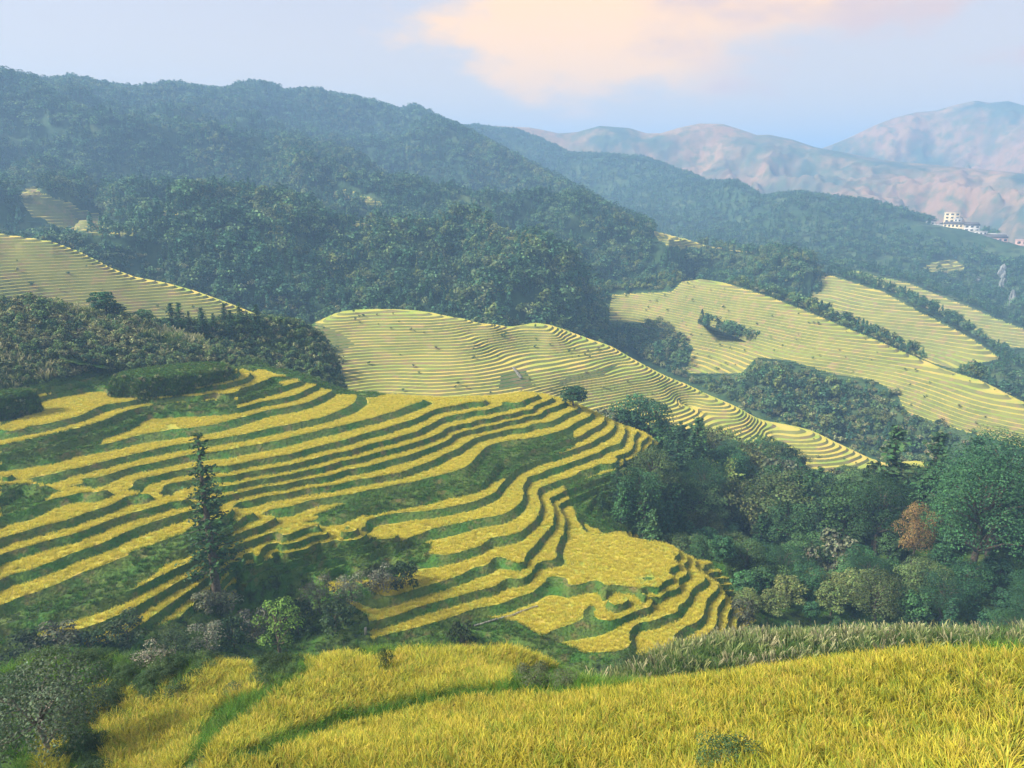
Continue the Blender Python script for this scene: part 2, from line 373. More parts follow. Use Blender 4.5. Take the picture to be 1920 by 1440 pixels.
# level number -> the lip of that terrace, followed along the slope
LIPS = [
 (0, [(0,802),(50,797),(100,788),(150,775),(200,755),(250,747),(300,743),(350,739),(400,733),(450,725),(490,712),(506,705),(500,698)]),
 (2, [(0,850),(100,832),(200,805),(250,785),(280,772),(340,768),(400,765),(440,762),(480,752),(520,745),(560,735),(572,728)]),
 (3, [(0,868),(60,858),(130,842),(200,828),(250,815),(300,806),(350,800),(400,793),(450,780),(500,766),(550,757),(590,745),(606,738)]),
 (4, [(0,902),(60,892),(100,884),(150,873),(200,860),(250,848),(300,836),(375,824),(400,820),(450,812),(500,801),(550,791),(600,780),(650,760),(665,751)]),
 (5, [(155,893),(175,892),(250,871),(300,861),(350,850),(410,842),(450,835),(500,826),(550,815),(600,803),(650,792),(700,780),(740,768),(770,756),(788,751)]),
 (6, [(250,899),(300,886),(342,876),(425,870),(450,865),(500,855),(550,846),(600,832),(650,820),(700,805),(750,790),(780,781),(795,774),(811,766),(830,761),(855,757),(892,751),(909,749)]),
 (7, [(310,905),(375,893),(450,884),(500,875),(550,866),(600,853),(650,842),(725,822),(780,806),(792,799),(811,790),(830,780),(855,774),(892,767),(927,761),(941,752)]),
 (8, [(370,918),(440,905),(500,893),(550,884),(600,873),(650,859),(725,840),(780,825),(805,817),(830,806),(855,795),(880,790),(917,782),(955,774),(992,766),(1000,760),(1019,751),(1035,744)]),
 (9, [(410,928),(500,908),(560,897),(650,877),(725,860),(780,845),(805,836),(830,826),(849,812),(874,804),(905,797),(955,786),(992,777),(1025,764),(1050,756),(1060,749)]),
 (10, [(447,938),(500,926),(560,915),(635,904),(691,893),(747,883),(780,871),(811,860),(836,847),(861,836),(880,824),(905,814),(942,805),(980,800),(1025,789),(1050,779),(1075,767),(1083,755)]),
 (11, [(505,952),(560,941),(635,926),(691,915),(747,904),(804,892),(817,889),(855,879),(880,867),(899,847),(911,835),(942,825),(980,820),(1025,812),(1050,805),(1075,792),(1102,779),(1107,766)]),
 (12, [(597,964),(672,951),(706,941),(775,930),(813,919),(869,913),(908,900),(922,880),(936,857),(967,851),(1000,839),(1037,830),(1062,822),(1087,815),(1112,800),(1129,790),(1131,778)]),
 (13, [(687,973),(719,962),(766,956),(822,951),(879,939),(912,927),(935,910),(945,898),(965,880),(1000,862),(1050,847),(1081,837),(1100,830),(1125,817),(1149,800),(1151,789)]),
 (14, [(787,998),(804,990),(841,981),(897,969),(937,962),(956,954),(977,937),(981,922),(985,900),(990,891),(1006,887),(1031,876),(1062,867),(1094,856),(1125,844),(1150,832),(1166,821),(1171,807),(1169,796)]),
 (15, [(875,1027),(900,1020),(919,1006),(937,1002),(972,995),(987,985),(1004,969),(1011,955),(1009,930),(1011,912),(1025,906),(1050,897),(1087,880),(1125,867),(1150,855),(1177,845),(1187,835),(1190,812),(1187,800)]),
 (16, [(982,1049),(987,1035),(1012,1007),(1025,992),(1037,979),(1039,962),(1035,945),(1032,930),(1044,925),(1069,914),(1100,904),(1122,895),(1166,870),(1185,857),(1200,840),(1211,820),(1209,808)]),
 (17, [(1037,1046),(1041,1029),(1051,1004),(1056,985),(1052,957),(1050,941),(1062,935),(1094,922),(1122,910),(1170,885),(1205,855),(1217,832),(1220,815)]),
 # spur in front of the gully
 (2, [(0,925),(40,905),(66,899)]),
 (3, [(0,965),(50,950),(100,930),(150,919),(187,912)]),
 (4, [(0,1005),(50,990),(125,970),(200,945),(237,926),(260,922)]),
 (5, [(0,1035),(100,1005),(200,972),(275,950),(325,936),(350,932)]),
 (6, [(0,1082),(50,1065),(100,1047),(200,1010),(250,987),(300,970),(360,952),(400,944)]),
 (7, [(0,1130),(75,1102),(150,1070),(225,1042),(300,1015),(380,980),(430,955)]),
 (8, [(205,1115),(250,1100),(300,1075),(350,1052),(400,1015),(430,985),(455,965),(467,953)]),
 (9, [(130,1180),(212,1152),(275,1120),(332,1087),(380,1060),(437,1000),(487,982),(512,963)]),
 (10, [(437,1022),(475,1007),(525,985),(556,971)]),
 (11, [(442,1050),(475,1040),(525,1017),(600,1000),(641,985)]),
 (13, [(450,1092),(512,1062),(580,1040),(650,1025),(725,1007),(748,999)]),
 (15, [(600,1078),(675,1058),(755,1042),(820,1036),(857,1033)]),
 (16, [(740,1112),(775,1102),(815,1090),(865,1073),(890,1060),(914,1055)]),
 (17, [(700,1160),(740,1150),(775,1137),(815,1125),(865,1112),(927,1095),(955,1080),(976,1081)]),
 (12, [(442,1064),(475,1053),(525,1030),(600,1013),(638,999)]),
 (14, [(450,1106),(512,1076),(580,1054),(650,1039),(725,1021),(752,1012)]),
 # the big nose and its steps
 (18, [(707,1190),(740,1182),(790,1170),(840,1155),(890,1137),(965,1117),(1010,1097),(1035,1077),(1060,1080),(1068,1093),(1095,1090),(1120,1085),(1136,1106),(1150,1117),(1175,1114),(1212,1108),(1237,1096),(1262,1077),(1272,1055),(1274,1032),(1245,1014),(1180,1004),(1110,998),(1085,975),(1100,950),(1122,925),(1170,890),(1215,860),(1232,828)]),
 (19, [(1000,1193),(1032,1180),(1070,1167),(1095,1152),(1117,1135),(1150,1126),(1185,1122),(1215,1119),(1245,1108),(1270,1085),(1281,1058),(1284,1036)]),
 (20, [(1175,1212),(1180,1182),(1195,1165),(1237,1155),(1267,1145),(1279,1127),(1297,1100),(1305,1062),(1299,1042)]),
 (21, [(1262,1205),(1266,1185),(1287,1170),(1314,1156),(1325,1122),(1334,1082),(1322,1056)]),
 (22, [(1317,1195),(1340,1172),(1346,1135),(1352,1097),(1345,1068)]),
 (23, [(1345,1195),(1362,1165),(1368,1120),(1363,1080)]),
 (24, [(1380,1180),(1384,1130),(1378,1092)]),
 (25.5, [(1404,1185),(1404,1135),(1396,1105)]),
 # the back of the shelf, and the grass mound on it
 (-1, [(228,725),(250,731),(300,730),(370,725),(425,716)]),
 (-2.2, [(236,700),(300,706),(360,705),(425,700),(436,696)]),
]
# (px, distance, z) where the photograph gives no lip
def from_px(L_):
    o = []
    for px, d, z in L_:
        a = float(az_of(px)); o.append((math.sin(a)*d, math.cos(a)*d, z))
    return o
FREE_HILL = from_px([
 (1180,188,-94),(1230,200,-99),(1300,180,-104),(1300,230,-106),(1400,170,-108),(1450,142,-107),(1500,200,-112),(1600,150,-109),(1600,230,-113),
 (1800,150,-106),(1800,230,-103),(1950,150,-102),(1950,230,-97),(2100,190,-98),(1350,290,-116),(1600,300,-125),(1900,300,-124),(1120,268,-94),(1000,265,-86),(1200,260,-99),
 (900,258,-82),(820,255,-79),(700,255,-76),(1000,300,-104),(700,300,-98),(1100,320,-112),(1300,330,-124),(500,262,-70),(500,300,-86),
 (700,105,-95),(400,95,-91),(0,90,-90),(1000,112,-101),(1400,118,-107),(1700,118,-110),(2050,118,-110),(200,75,-92),(700,78,-100),(1400,85,-112),(-150,110,-88),
 (600,110,-89),(300,106,-83),(150,100,-80.5),(0,98,-79),(500,108,-86),(-150,150,-66),(-150,190,-58),
 # the brushy hill behind the shelf
 (0,232,-55),(100,236,-56),(200,240,-56.5),(330,240,-56.5),(450,236,-57),(520,236,-58),(-150,235,-50),
])
CREST_D = [(0,578,272),(50,570,274),(100,574,274),(150,582,274),(200,598,272),(250,604,270),(300,622,268),(350,636,266),(400,652,263),(450,664,260),(490,676,256),(525,697,250)]
P_, V_ = [], []
for lev, pts in LIPS:
    pts = np.array(pts, float); z = Z0-DZ*lev; x, y = at_z(pts[:, 0], pts[:, 1], z)
    P_ += list(zip(x, y)); V_ += [lev]*len(pts)
for x, y, z in FREE_HILL: P_.append((x, y)); V_.append((Z0-z)/DZ-.35)
for px, py, d in CREST_D:
    x, y, z = at_d(px, py, d); P_.append((float(x), float(y))); V_.append((Z0-float(z))/DZ-.35)
    x, y, _ = at_d(px, py, d+28); P_.append((float(x), float(y))); V_.append((Z0-float(z)+11)/DZ)
    x, y, zm = at_d(px, py+45, d-16); 
    if px < 440: P_.append((float(x), float(y))); V_.append((Z0-float(zm))/DZ-.35)
# the crest of the spur and the gully hidden behind it
for px, cy in [(-60,893),(0,893),(40,894),(80,898),(110,901),(150,904),(205,908),(240,911),(280,915),(335,922),(380,929),(425,938),(475,951),(515,960),(560,969),(600,975),(640,981),(680,985),(735,992)]:
    nc = float(np.interp(px, [0,66,187,260,350,400,430,467,512,556,641,748,857], [1.4,2,3,4,5,6,7,8,9,10,11,13,15]))-.15
    ng = float(np.interp(px, [0,60,155,250,310,370,410,447,505,597,687,787,875], [3.2,4,5,6,7,8,9,10,11,12,13,14,15]))+.02
    x, y = at_z(px, cy+5, Z0-DZ*nc); x, y = float(x), float(y); P_.append((x, y)); V_.append(nc); dc = math.hypot(x, y)
    xh, yh = at_z(px, cy-1, Z0-DZ*ng); dh = math.hypot(float(xh), float(yh)); P_.append((float(xh), float(yh))); V_.append(ng)
    if dh-dc > 2.5:
        for t, v_ in ((.5, ng+.35),): P_.append((x*(1+t*(dh/dc-1)), y*(1+t*(dh/dc-1)))); V_.append(v_)
for px, cy in [(830,1015),(930,1042)]:
    nc = float(np.interp(px, [748,857,914,976], [14,15,16,17]))-.12
    x, y = at_z(px, cy+4, Z0-DZ*nc); P_.append((float(x), float(y))); V_.append(nc)
for px, py, v_ in [(1100,1040,17.6),(1150,1050,17.6),(1200,1060,17.7),(1150,1020,17.6),(1220,1030,17.75),(1080,1010,17.5),(1180,1090,17.75),(1115,1062,17.6),(1240,1060,17.8),(1010,1065,17.5),(1040,1060,17.5),(1090,1120,18.6),(1040,1150,18.75),(1120,1110,18.5),
    (20,775,-.3),(60,758,-.4),(120,750,-.4),(200,737,-.5),(260,739,-.35),(350,733,-.4),(430,722,-.4),(480,706,-.4),(160,730,-.6),(100,740,-.6),(30,800,-.1),(440,724,-.35),(462,716,-.35),(480,708,-.4),(497,701,-.5),(420,730,-.35),
    (840,742,6.6),(960,745,6.8),(1000,738,6.8),(700,760,4.6),(640,745,3.7)]:
    x, y = at_z(px, py, Z0-DZ*v_); P_.append((float(x), float(y))); V_.append(v_)
main_s = Surf(P_, V_, smooth=2e-6)
# where the land is stepped (seen from above, but measured out in the picture)
STEPPED = [[(-300,690),(500,690),(640,735),(700,742),(820,722),(1000,722),(1130,765),(1240,812),(1290,850),(1200,905),(1110,960),(1120,992),(1200,995),(1285,1020),(1345,1060),(1400,1100),(1425,1190),(1350,1215),
             (1180,1225),(1040,1235),(900,1215),(700,1215),(690,1150),(560,1060),(430,1120),(200,1200),(0,1215),(-300,1300)]]
def soft(polys, px, py, r=8):
    s_ = 0
    for dx, dy in ((0,0),(r,0),(-r,0),(0,r),(0,-r),(2*r,r),(-2*r,-r)): s_ = s_+any_inside(polys, px+dx, py+dy)
    return s_/7.
def hill_b(X, Y, Nv):
    z = Z0-DZ*(Nv+.2); px, py = project(X, Y, z); b = soft(STEPPED, px, py, 5)
    b = np.where(Nv < -2.6, 0, b); b = np.where((np.hypot(X, Y) < 108)|(np.hypot(X, Y) > 262), 0, b)
    return b
# places on the stepped hill with grass or brush instead of rice
NO_RICE_HILL = [
 [(0,905),(70,902),(95,925),(60,955),(0,975)],
 [(0,830),(60,818),(150,797),(225,775),(290,755),(440,745),(445,765),(340,772),(280,785),(205,812),(180,838),(80,860),(0,870)],
 [(580,965),(690,925),(860,895),(905,850),(1000,822),(1075,808),(1080,835),(1000,866),(945,895),(900,915),(800,945),(690,965)],
 [(250,1060),(240,1032),(330,1000),(420,962),(450,975),(430,1010),(340,1030),(270,1085)],
 [(440,1060),(560,1030),(700,1005),(760,1010),(810,1015),(800,1050),(740,1080),(600,1090),(440,1130)],
 [(225,690),(440,690),(440,712),(225,728)], [(440,735),(490,714),(506,706),(530,720),(525,735),(450,757)],
 [(1055,905),(1150,880),(1250,820),(1300,850),(1140,1000),(1085,975)],
 [(690,1195),(800,1170),(880,1150),(970,1160),(1010,1185),(1050,1200),(1110,1225),(900,1225),(700,1225)],
 [(-50,1145),(60,1130),(200,1080),(330,1040),(280,1080),(200,1130),(60,1190),(-50,1230)],
 [(1200,1240),(1330,1190),(1440,1190),(1440,1300),(1200,1300)],
 [(0,680),(225,680),(225,722),(160,730),(60,738),(0,735)],
 [(0,745),(45,760),(60,775),(0,795)],
]
def hill_rice(px, py, x, y, n):
    return (~any_inside(NO_RICE_HILL, px, py))&inside(STEPPED[0], px, py)
def roughness(X, Y): return fbm(X/9, Y/9, 4)*1.6
hill = build_terraced('terraced_hillside', (-220, 2140, 62, 345, 4.2, .0062), main_s, hill_b, Z0, DZ, .24, (M['tread'], M['bank'], M['ground']), hill_rice, -2, 26, drop=.55, rough=roughness)

# ---- the second terraced hill, further off
ZF, DF = -73.0, 0.95
LIPS_F = [
 (0, [(632,585),(665,586),(715,584),(762,580)]),
 (1, [(620,592),(690,591),(740,590),(800,586)]),
 (3, [(590,606),(690,601),(765,600),(840,597),(870,595)]),
 (7, [(600,630),(640,625),(740,622),(815,620),(865,614),(925,611),(932,606)]),
 (10, [(620,645),(665,640),(790,637),(865,632),(885,625),(940,619),(990,611),(1002,605)]),
 (12, [(620,655),(665,651),(790,646),(890,642),(902,635),(965,626),(1040,625),(1045,617)]),
 (17, [(600,686),(640,681),(790,673),(890,668),(935,655),(1000,645),(1065,638),(1083,633),(1090,628)]),
 (22, [(652,712),(790,706),(900,701),(960,688),(1000,676),(1065,668),(1117,662),(1140,658),(1150,650)]),
 (28, [(700,742),(900,738),(1000,722),(1042,716),(1083,708),(1125,700),(1146,690),(1165,684),(1195,677)]),
 (33, [(1050,735),(1092,728),(1125,724),(1180,716),(1210,711),(1238,701)]),
 (40, [(1200,745),(1250,738),(1281,726),(1288,719)]),
 (45, [(1271,752),(1292,759),(1325,754),(1336,742)]),
 (50, [(1290,768),(1323,775),(1354,780),(1385,781),(1394,773),(1392,768)]),
 (60, [(1440,815),(1492,821),(1514,815),(1517,806)]),
 (66, [(1500,858),(1542,862),(1558,860),(1586,852),(1598,842)]),
 (69, [(1560,885),(1610,880),(1630,870),(1632,858)]),
 (70.6, [(1660,886),(1715,882),(1748,872),(1742,866),(1700,862)]),
]
P_, V_ = [], []
for lev, pts in LIPS_F:
    pts = np.array(pts, float); x, y = at_z(pts[:, 0], pts[:, 1], ZF-DF*lev); P_ += list(zip(x, y)); V_ += [lev]*len(pts)
for px, py, dd in [(590,600,30),(632,577,25),(700,575,25),(760,576,25),(830,588,25),(900,600,25),(1000,602,25),(1090,628,25),(1150,650,25),(1195,676,25),(1238,700,25),(1288,718,25),(1336,741,22),(1392,767,22),(1455,788,22),(1517,805,22),(1598,842,20),(1650,864,18)]:
    # the skyline: same ray, a little past the lips, then falling away
    d0 = None
    best = min(((abs(px-p[0])+abs(py-p[1]), lev, p) for lev, pp in LIPS_F for p in pp)); lev = best[1]
    x, y = at_z(px, py+3, ZF-DF*lev); d0 = math.hypot(x, y)
    for k, (e, dr) in enumerate(((dd, 12), (dd*2.6, 42))):
        xx, yy, _ = at_d(px, py, d0+e); P_.append((float(xx), float(yy))); V_.append(lev+dr)
for x, y, z in from_px([(700,318,-104),(900,315,-105),(1100,320,-114),(1250,325,-122),(1450,330,-130),(1650,345,-141),(1800,370,-146),(1900,400,-148),(500,330,-96),(500,400,-86),(560,420,-84),(2050,400,-150),(450,450,-90),
                        (700,285,-112),(1100,285,-125),(1500,290,-140),(1900,300,-150)]):
    P_.append((x, y)); V_.append((ZF-z)/DF)
far_s = Surf(P_, V_, smooth=8e-4)
STEP_F = [[(600,560),(640,572),(760,570),(1000,598),(1140,640),(1300,722),(1400,766),(1520,800),(1600,840),(1660,868),(1760,860),(1770,895),(1640,905),(1500,905),(1380,840),(1240,800),(1100,770),(900,770),(640,760),(620,700),(585,620)]]
def far_b(X, Y, Nv):
    z = ZF-DF*(Nv+.2); px, py = project(X, Y, z); return np.where((Nv < -.9)|(np.hypot(X, Y) < 322), 0, soft(STEP_F, px, py, 3))
NO_F = [[(940,700),(985,690),(1000,725),(935,728)], [(580,600),(640,625),(665,645),(640,660),(600,660)], [(1050,712),(1150,684),(1165,680),(1130,704),(1050,722)]]
far_rice = lambda px, py, x, y, n: ~any_inside(NO_F, px, py)
farhill = build_terraced('distant_terraced_hill', (430, 1960, 285, 520, 3.2, .0042), far_s, far_b, ZF, DF, .27, (M['far_tread'], M['far_bank'], M['ground']), far_rice, 0, 71, rough=lambda X, Y: fbm(X/14, Y/14, 3)*1.5, wob=.55)

# ---- the hill under the camera
P_, V_ = [], []
for px, py, d in [(1900,1430,19),(1500,1430,20),(1100,1430,22),(700,1430,26),(400,1430,33),(330,1440,35),(1920,1300,28),(1500,1330,27),(1100,1350,27),(800,1360,32),(600,1370,38),
    (1920,1213,40),(1750,1210,40),(1600,1225,38),(1500,1240,37),(1350,1262,35),(1200,1275,35),(1100,1276,37),(1050,1265,44),(1000,1225,60),(900,1215,62),(750,1215,60),(640,1225,60),(560,1255,54),(480,1310,47),(420,1370,40),
    (400,1238,66),(480,1245,62),(300,1300,58),(180,1290,62),(190,1400,50),(300,1400,46),(160,1330,60),(60,1400,54),(0,1440,50),(0,1300,66),(100,1250,75),(400,1330,50),
    (1350,1195,88),(1500,1185,90),(1700,1180,92),(1920,1180,92),(2080,1185,92),(2080,1210,40),(2080,1430,19),(-120,1400,55),(1240,1225,80)]:
    x, y, z = at_d(px, py, d); P_.append((float(x), float(y))); V_.append(float(z))
for x, y, z in from_px([(1920,55,-43),(1600,55,-43),(1300,52,-43),(1100,52,-42),(1000,78,-64),(850,78,-66),(600,78,-63),(400,80,-70),(200,85,-78),(0,88,-80),(1500,118,-98),(1900,118,-98),(1200,105,-92),(900,98,-88),(600,100,-86),
                        (1900,8,-10.5),(1500,8,-10.5),(960,8,-11.5),(500,8,-13),(0,8,-15),(0,22,-27),(400,20,-22),(-120,30,-34),(2080,8,-10),(1500,72,-54),(1900,72,-54),(1240,68,-54)]):
    P_.append((x, y)); V_.append(z)
near_s = Surf(P_, V_, smooth=1e-5)
az, ld, X, Y = fan(-160, 2080, 6, 122, 7, .012)
Z = near_s(X, Y)+fbm(X/5, Y/5, 3)*.25-.75
near = Land(az, ld, Z, X, Y); LANDS['near'] = near
ROOT_NEAR = link('near_slope', new_mesh('near_slope', np.c_[X.ravel(), Y.ravel(), Z.ravel()], grid_tris(*X.shape), M['ground'], smooth=True), kind='structure')

# ---- brushy shoulder, forest mountainside, ridges: plain slopes through (px, py, distance)
def sheet(name, pts, crest, fs, mat, amp=0.0, wl=100., kind='structure', smooth=1e-5, step=None, terr=None, back=(.06, .16), drops=(.05, .16), smooth_shade=True, extra=None, lift=0.):
    P, V = [], []
    for px, py, d in pts:
        x, y, z = at_d(px, py, d); P.append((float(x), float(y))); V.append(float(z))
    for px, py, d in crest:
        x, y, z = at_d(px, py, d); P.append((float(x), float(y))); V.append(float(z))
        for bb, dr in zip(back, drops):
            x, y, _ = at_d(px, py, d*(1+bb)); P.append((float(x), float(y))); V.append(float(z)-dr*d)
    for px, d, z in (extra or []):
        (x, y, z), = from_px([(px, d, z)]); P.append((x, y)); V.append(z)
    s_ = Surf(P, V, smooth)
    az, ld, X, Y = fan(*fs); Z = s_(X, Y)
    D = np.hypot(X, Y); cp = sorted(crest); ca = az_of(np.array([c[0] for c in cp])); cx, cy_, cz = at_d(np.array([c[0] for c in cp], float), np.array([c[1] for c in cp], float), np.array([c[2] for c in cp], float))
    A = np.arctan2(X, Y); dc = np.interp(A, ca, np.hypot(cx, cy_)); zc = np.interp(A, ca, cz)-lift
    if amp: Z = Z+((1-2*np.abs(fbm(X/wl, Y/wl, 6, .56)))*amp-amp*.55)*np.clip(np.abs(D-dc)/(.22*dc), .06, 1)
    # nothing rises past the skyline: before it the land stays under the line of sight, behind it it falls away
    tilt = np.minimum(zc/dc, 9); before = tilt*D-(dc-D)*.012; behind = zc-(D-dc)*.42+np.maximum(0, zc/dc)*0
    cap = np.where(D < dc, before, behind)+fbm(X/45, Y/45, 3)*lift*.9
    Z = np.minimum(Z, cap); q = np.exp(-((D-dc)/(.045*dc))**2)*(A > ca[0])*(A < ca[-1]); Z = Z*(1-q)+cap*q
    land = Land(az, ld, Z, X, Y); LANDS[name] = land
    if terr is None:
        land.b = np.zeros_like(Z)
        link(name, new_mesh(name, np.c_[X.ravel(), Y.ravel(), Z.ravel()], grid_tris(*X.shape), mat, smooth=smooth_shade), kind=kind)
    else:
        polys, dz, w = terr
        px, py = project(X, Y, Z); b = soft(polys, px, py, 2.0)
        Nv = -Z/dz+.6*fbm(X/30, Y/30, 3); k = np.floor(Nv); f = Nv-k; u = 2*k+np.where(f < w, f/w, 1+(f-w)/(1-w))
        land.b = b; Pm = np.c_[X.ravel(), Y.ravel(), b.ravel(), Z.ravel()*0, u.ravel()]; T = grid_tris(*X.shape); far = b.ravel()[T].max(1) > .02
        P2, T2 = slice_int(Pm, T[far])
        def zz(P):
            u = P[:, 4]; k = np.floor(u/2+1e-6); f2 = u-2*k; Nn = k+np.where(f2 < 1, f2*w, w+(f2-1)*(1-w))
            return -dz*(P[:, 2]*(k+np.clip(f2, 0, 1))+(1-P[:, 2])*Nn)
        V2 = np.c_[P2[:, :2], zz(P2)]; cu = P2[T2, 4].mean(1); cb = P2[T2, 2].mean(1); kd = np.where(cb < .5, 2, np.where(np.mod(cu, 2) < 1, 1, 0))
        root = link(name, None, kind=kind)
        def piece(nm, V, T, m):
            if len(T):
                used, inv = np.unique(T, return_inverse=True); link(nm, new_mesh(nm, V[used], inv.reshape(-1, 3), m), root)
        piece('paddy', V2, T2[kd == 0], M['far_tread']); piece('bank', V2, T2[kd == 1], M['far_bank']); piece('clearing', V2, T2[kd == 2], mat)
        Pm[:, 3] = 0; piece('slope', np.c_[X.ravel(), Y.ravel(), Z.ravel()], T[~far], mat)
    return land
shoulder = sheet('brushy_shoulder', [(500,700,268),(600,740,262),(350,650,282),(560,660,280),(640,745,268),(250,640,290)],
    [(250,588,312),(330,594,310),(400,598,306),(460,590,304),(520,590,302),(570,600,300),(610,628,296),(630,665,290),(642,715,282),(655,748,275)], (120, 760, 240, 380, 5, .008), M['ground'], amp=2.5, wl=18., lift=3.)
left_terr = sheet('left_terraced_hill', [(0,470,455),(0,530,425),(0,570,410),(150,520,430),(150,570,412),(300,560,415),(300,600,400),(430,600,398),(0,650,380),(300,650,380),(500,640,380),(150,480,448)],
    [(-150,425,480),(0,431,475),(60,436,472),(140,450,462),(190,470,455),(240,500,445),(280,517,440),(340,530,436),(390,545,430),(440,565,425),(500,590,415),(540,605,410)], (-220, 640, 350, 560, 3.6, .0045), M['forest_floor'], amp=0, smooth=1e-4,
    terr=([[(-300,420),(0,430),(60,434),(140,448),(190,468),(240,498),(280,514),(340,527),(390,542),(440,562),(500,588),(440,615),(0,660),(-300,660)]], 1.25, .27))
PATCH_M = [[(30,362),(62,350),(110,372),(200,412),(262,432),(240,440),(160,434),(62,408)], [(1218,430),(1290,440),(1345,455),(1420,468),(1415,476),(1330,462),(1250,462)], [(608,362),(655,360),(720,378),(712,386),(650,372)], [(655,410),(700,408),(698,424),(660,424)], [(912,436),(975,434),(970,450),(915,446)], [(300,395),(345,392),(330,404),(300,402)]]
mount = sheet('forested_mountainside', [(0,560,560),(300,620,520),(600,610,520),(800,590,540),(1000,600,530),(1130,650,600),(1200,700,640),(1250,640,700),(1100,600,560),(0,440,620),(0,400,690),(100,385,700),(260,440,630),(450,480,580),(640,540,560),
    (0,330,780),(80,352,770),(170,390,740),(300,420,690),(300,330,880),(0,250,1020),(300,250,1120),(600,420,780),(600,300,1120),(900,450,760),(900,350,1120),(1100,500,690),(1100,420,860),(1180,560,720),(1160,600,680),(1290,520,800),(1200,470,800),(700,230,1450),(500,230,1350),(200,200,1300),
    (450,350,850),(750,400,850),(750,300,1200),(1400,500,760),(1300,600,800)],
    [(-200,85,1380),(0,104,1400),(45,124,1420),(90,143,1450),(180,163,1500),(225,157,1500),(270,166,1520),(330,173,1530),(375,165,1540),(420,168,1550),(470,174,1560),(520,158,1600),(550,162,1600),(580,178,1610),(620,173,1620),(660,182,1630),(700,190,1650),(740,202,1670),(770,212,1700),(795,203,1710),(830,222,1730),(870,240,1750),(920,268,1600),(970,300,1450),(1060,352,1250),(1130,392,1100),(1180,418,1000),(1240,436,930),(1330,455,880),(1420,472,840),(1500,478,800)],
    (-240, 1560, 440, 2050, 6, .0075), M['forest_floor'], extra=[(1300,600,-200),(1400,560,-210),(1500,600,-200),(1250,540,-190),(1560,700,-190),(1200,510,-180),(1450,480,-220),(1300,500,-205)], amp=75., wl=330., lift=4., terr=(PATCH_M, 2.4, .35), smooth=1e-5)
H1P = [[(1148,552),(1260,546),(1282,523),(1330,522),(1450,558),(1600,620),(1770,690),(1840,713),(1930,757),(1930,845),(1860,822),(1780,800),(1700,775),(1680,735),(1640,712),(1560,700),(1480,676),(1420,668),(1390,700),(1285,700),(1300,650),(1240,606),(1138,600)]]
H2P = [[(1428,514),(1545,511),(1650,545),(1800,622),(1878,670),(1790,690),(1700,668),(1660,620),(1560,588),(1480,572),(1436,552)]]
H3P = [[(1590,503),(1700,530),(1800,568),(1930,622),(1930,655),(1860,640),(1800,600),(1700,570),(1640,535)]]
h1 = sheet('terraced_spur', [(1180,590,640),(1130,640,560),(1200,680,540),(1250,620,600),(1400,640,560),(1400,720,490),(1550,700,510),(1500,780,465),(1650,760,480),(1620,830,448),(1800,800,450),(1750,870,435),(1920,860,430),(1920,800,450),(2050,870,430),(1700,920,410),(1900,940,405),(1300,740,490)],
    [(1100,545,760),(1200,535,720),(1300,522,680),(1370,535,660),(1450,558,630),(1530,590,600),(1600,620,580),(1680,652,560),(1760,688,540),(1830,708,530),(1920,752,510),(2040,800,490)], (1060, 2140, 380, 900, 3.6, .0048), M['forest_floor'], amp=0, terr=(H1P, 1.5, .27), smooth=1e-4)
h2 = sheet('terraced_spur', [(1440,560,740),(1560,600,690),(1700,680,640),(1850,700,600),(1960,750,580),(1560,550,760)],
    [(1340,515,860),(1430,514,850),(1545,510,820),(1650,544,780),(1730,583,740),(1800,620,710),(1878,668,680),(1960,715,650),(2060,770,630)], (1300, 2140, 560, 1100, 3.6, .0055), M['forest_floor'], terr=(H2P, 1.9, .27), smooth=1e-4)
h3 = sheet('terraced_spur', [(1640,560,900),(1760,620,840),(1880,680,800),(1980,720,780),(1500,540,930)],
    [(1400,488,1040),(1500,492,1020),(1590,502,1000),(1700,530,950),(1800,568,900),(1920,620,850),(2050,690,800)], (1360, 2140, 740, 1300, 4, .006), M['forest_floor'], terr=(H3P, 2.2, .27), smooth=1e-4)
H4P = [[(1730,505),(1750,490),(1790,487),(1813,503),(1790,510),(1735,509)]]
mid = sheet('village_ridge', [(1300,500,1050),(1500,520,1020),(1600,560,1000),(1750,540,1060),(1760,600,980),(1900,600,1000),(1920,520,1150),(1650,470,1250),(1500,440,1250),(1300,420,1400),(1100,380,1700),(1200,450,1150),(1850,490,1220),(2050,600,1000)],
    [(850,240,2300),(900,236,2250),(970,246,2200),(1010,262,2150),(1060,288,2050),(1140,291,2000),(1200,300,1950),(1260,322,1850),(1300,342,1800),(1350,340,1780),(1400,368,1720),(1460,360,1700),(1520,372,1650),(1580,376,1620),(1640,392,1560),(1700,412,1500),(1760,425,1450),(1840,445,1420),(1920,468,1380),(2060,500,1350)],
    (820, 2140, 860, 2700, 6, .008), M['forest_floor'], amp=40., wl=300., lift=5., terr=(H4P, 2.6, .34))
back = sheet('far_ridge', [(1000,330,2300),(1500,350,2200),(1900,400,2060),(1300,300,2380),(1700,380,2150),(2100,400,2060)],
    [(700,246,2520),(900,235,2520),(990,239,2520),(1010,243,2520),(1040,250,2520),(1070,248,2520),(1110,236,2520),(1160,240,2520),(1190,250,2520),(1215,250,2520),(1245,240,2520),(1280,232,2520),(1320,233,2520),(1350,243,2520),(1380,254,2520),(1400,253,2520),(1440,262,2520),(1480,276,2520),(1510,282,2480),(1600,300,2440),(1900,330,2440),(2100,340,2440)],
    (650, 2140, 1800, 2900, 3.2, .005), M['sun_tinted_bare_mtn'], amp=170., wl=360.)
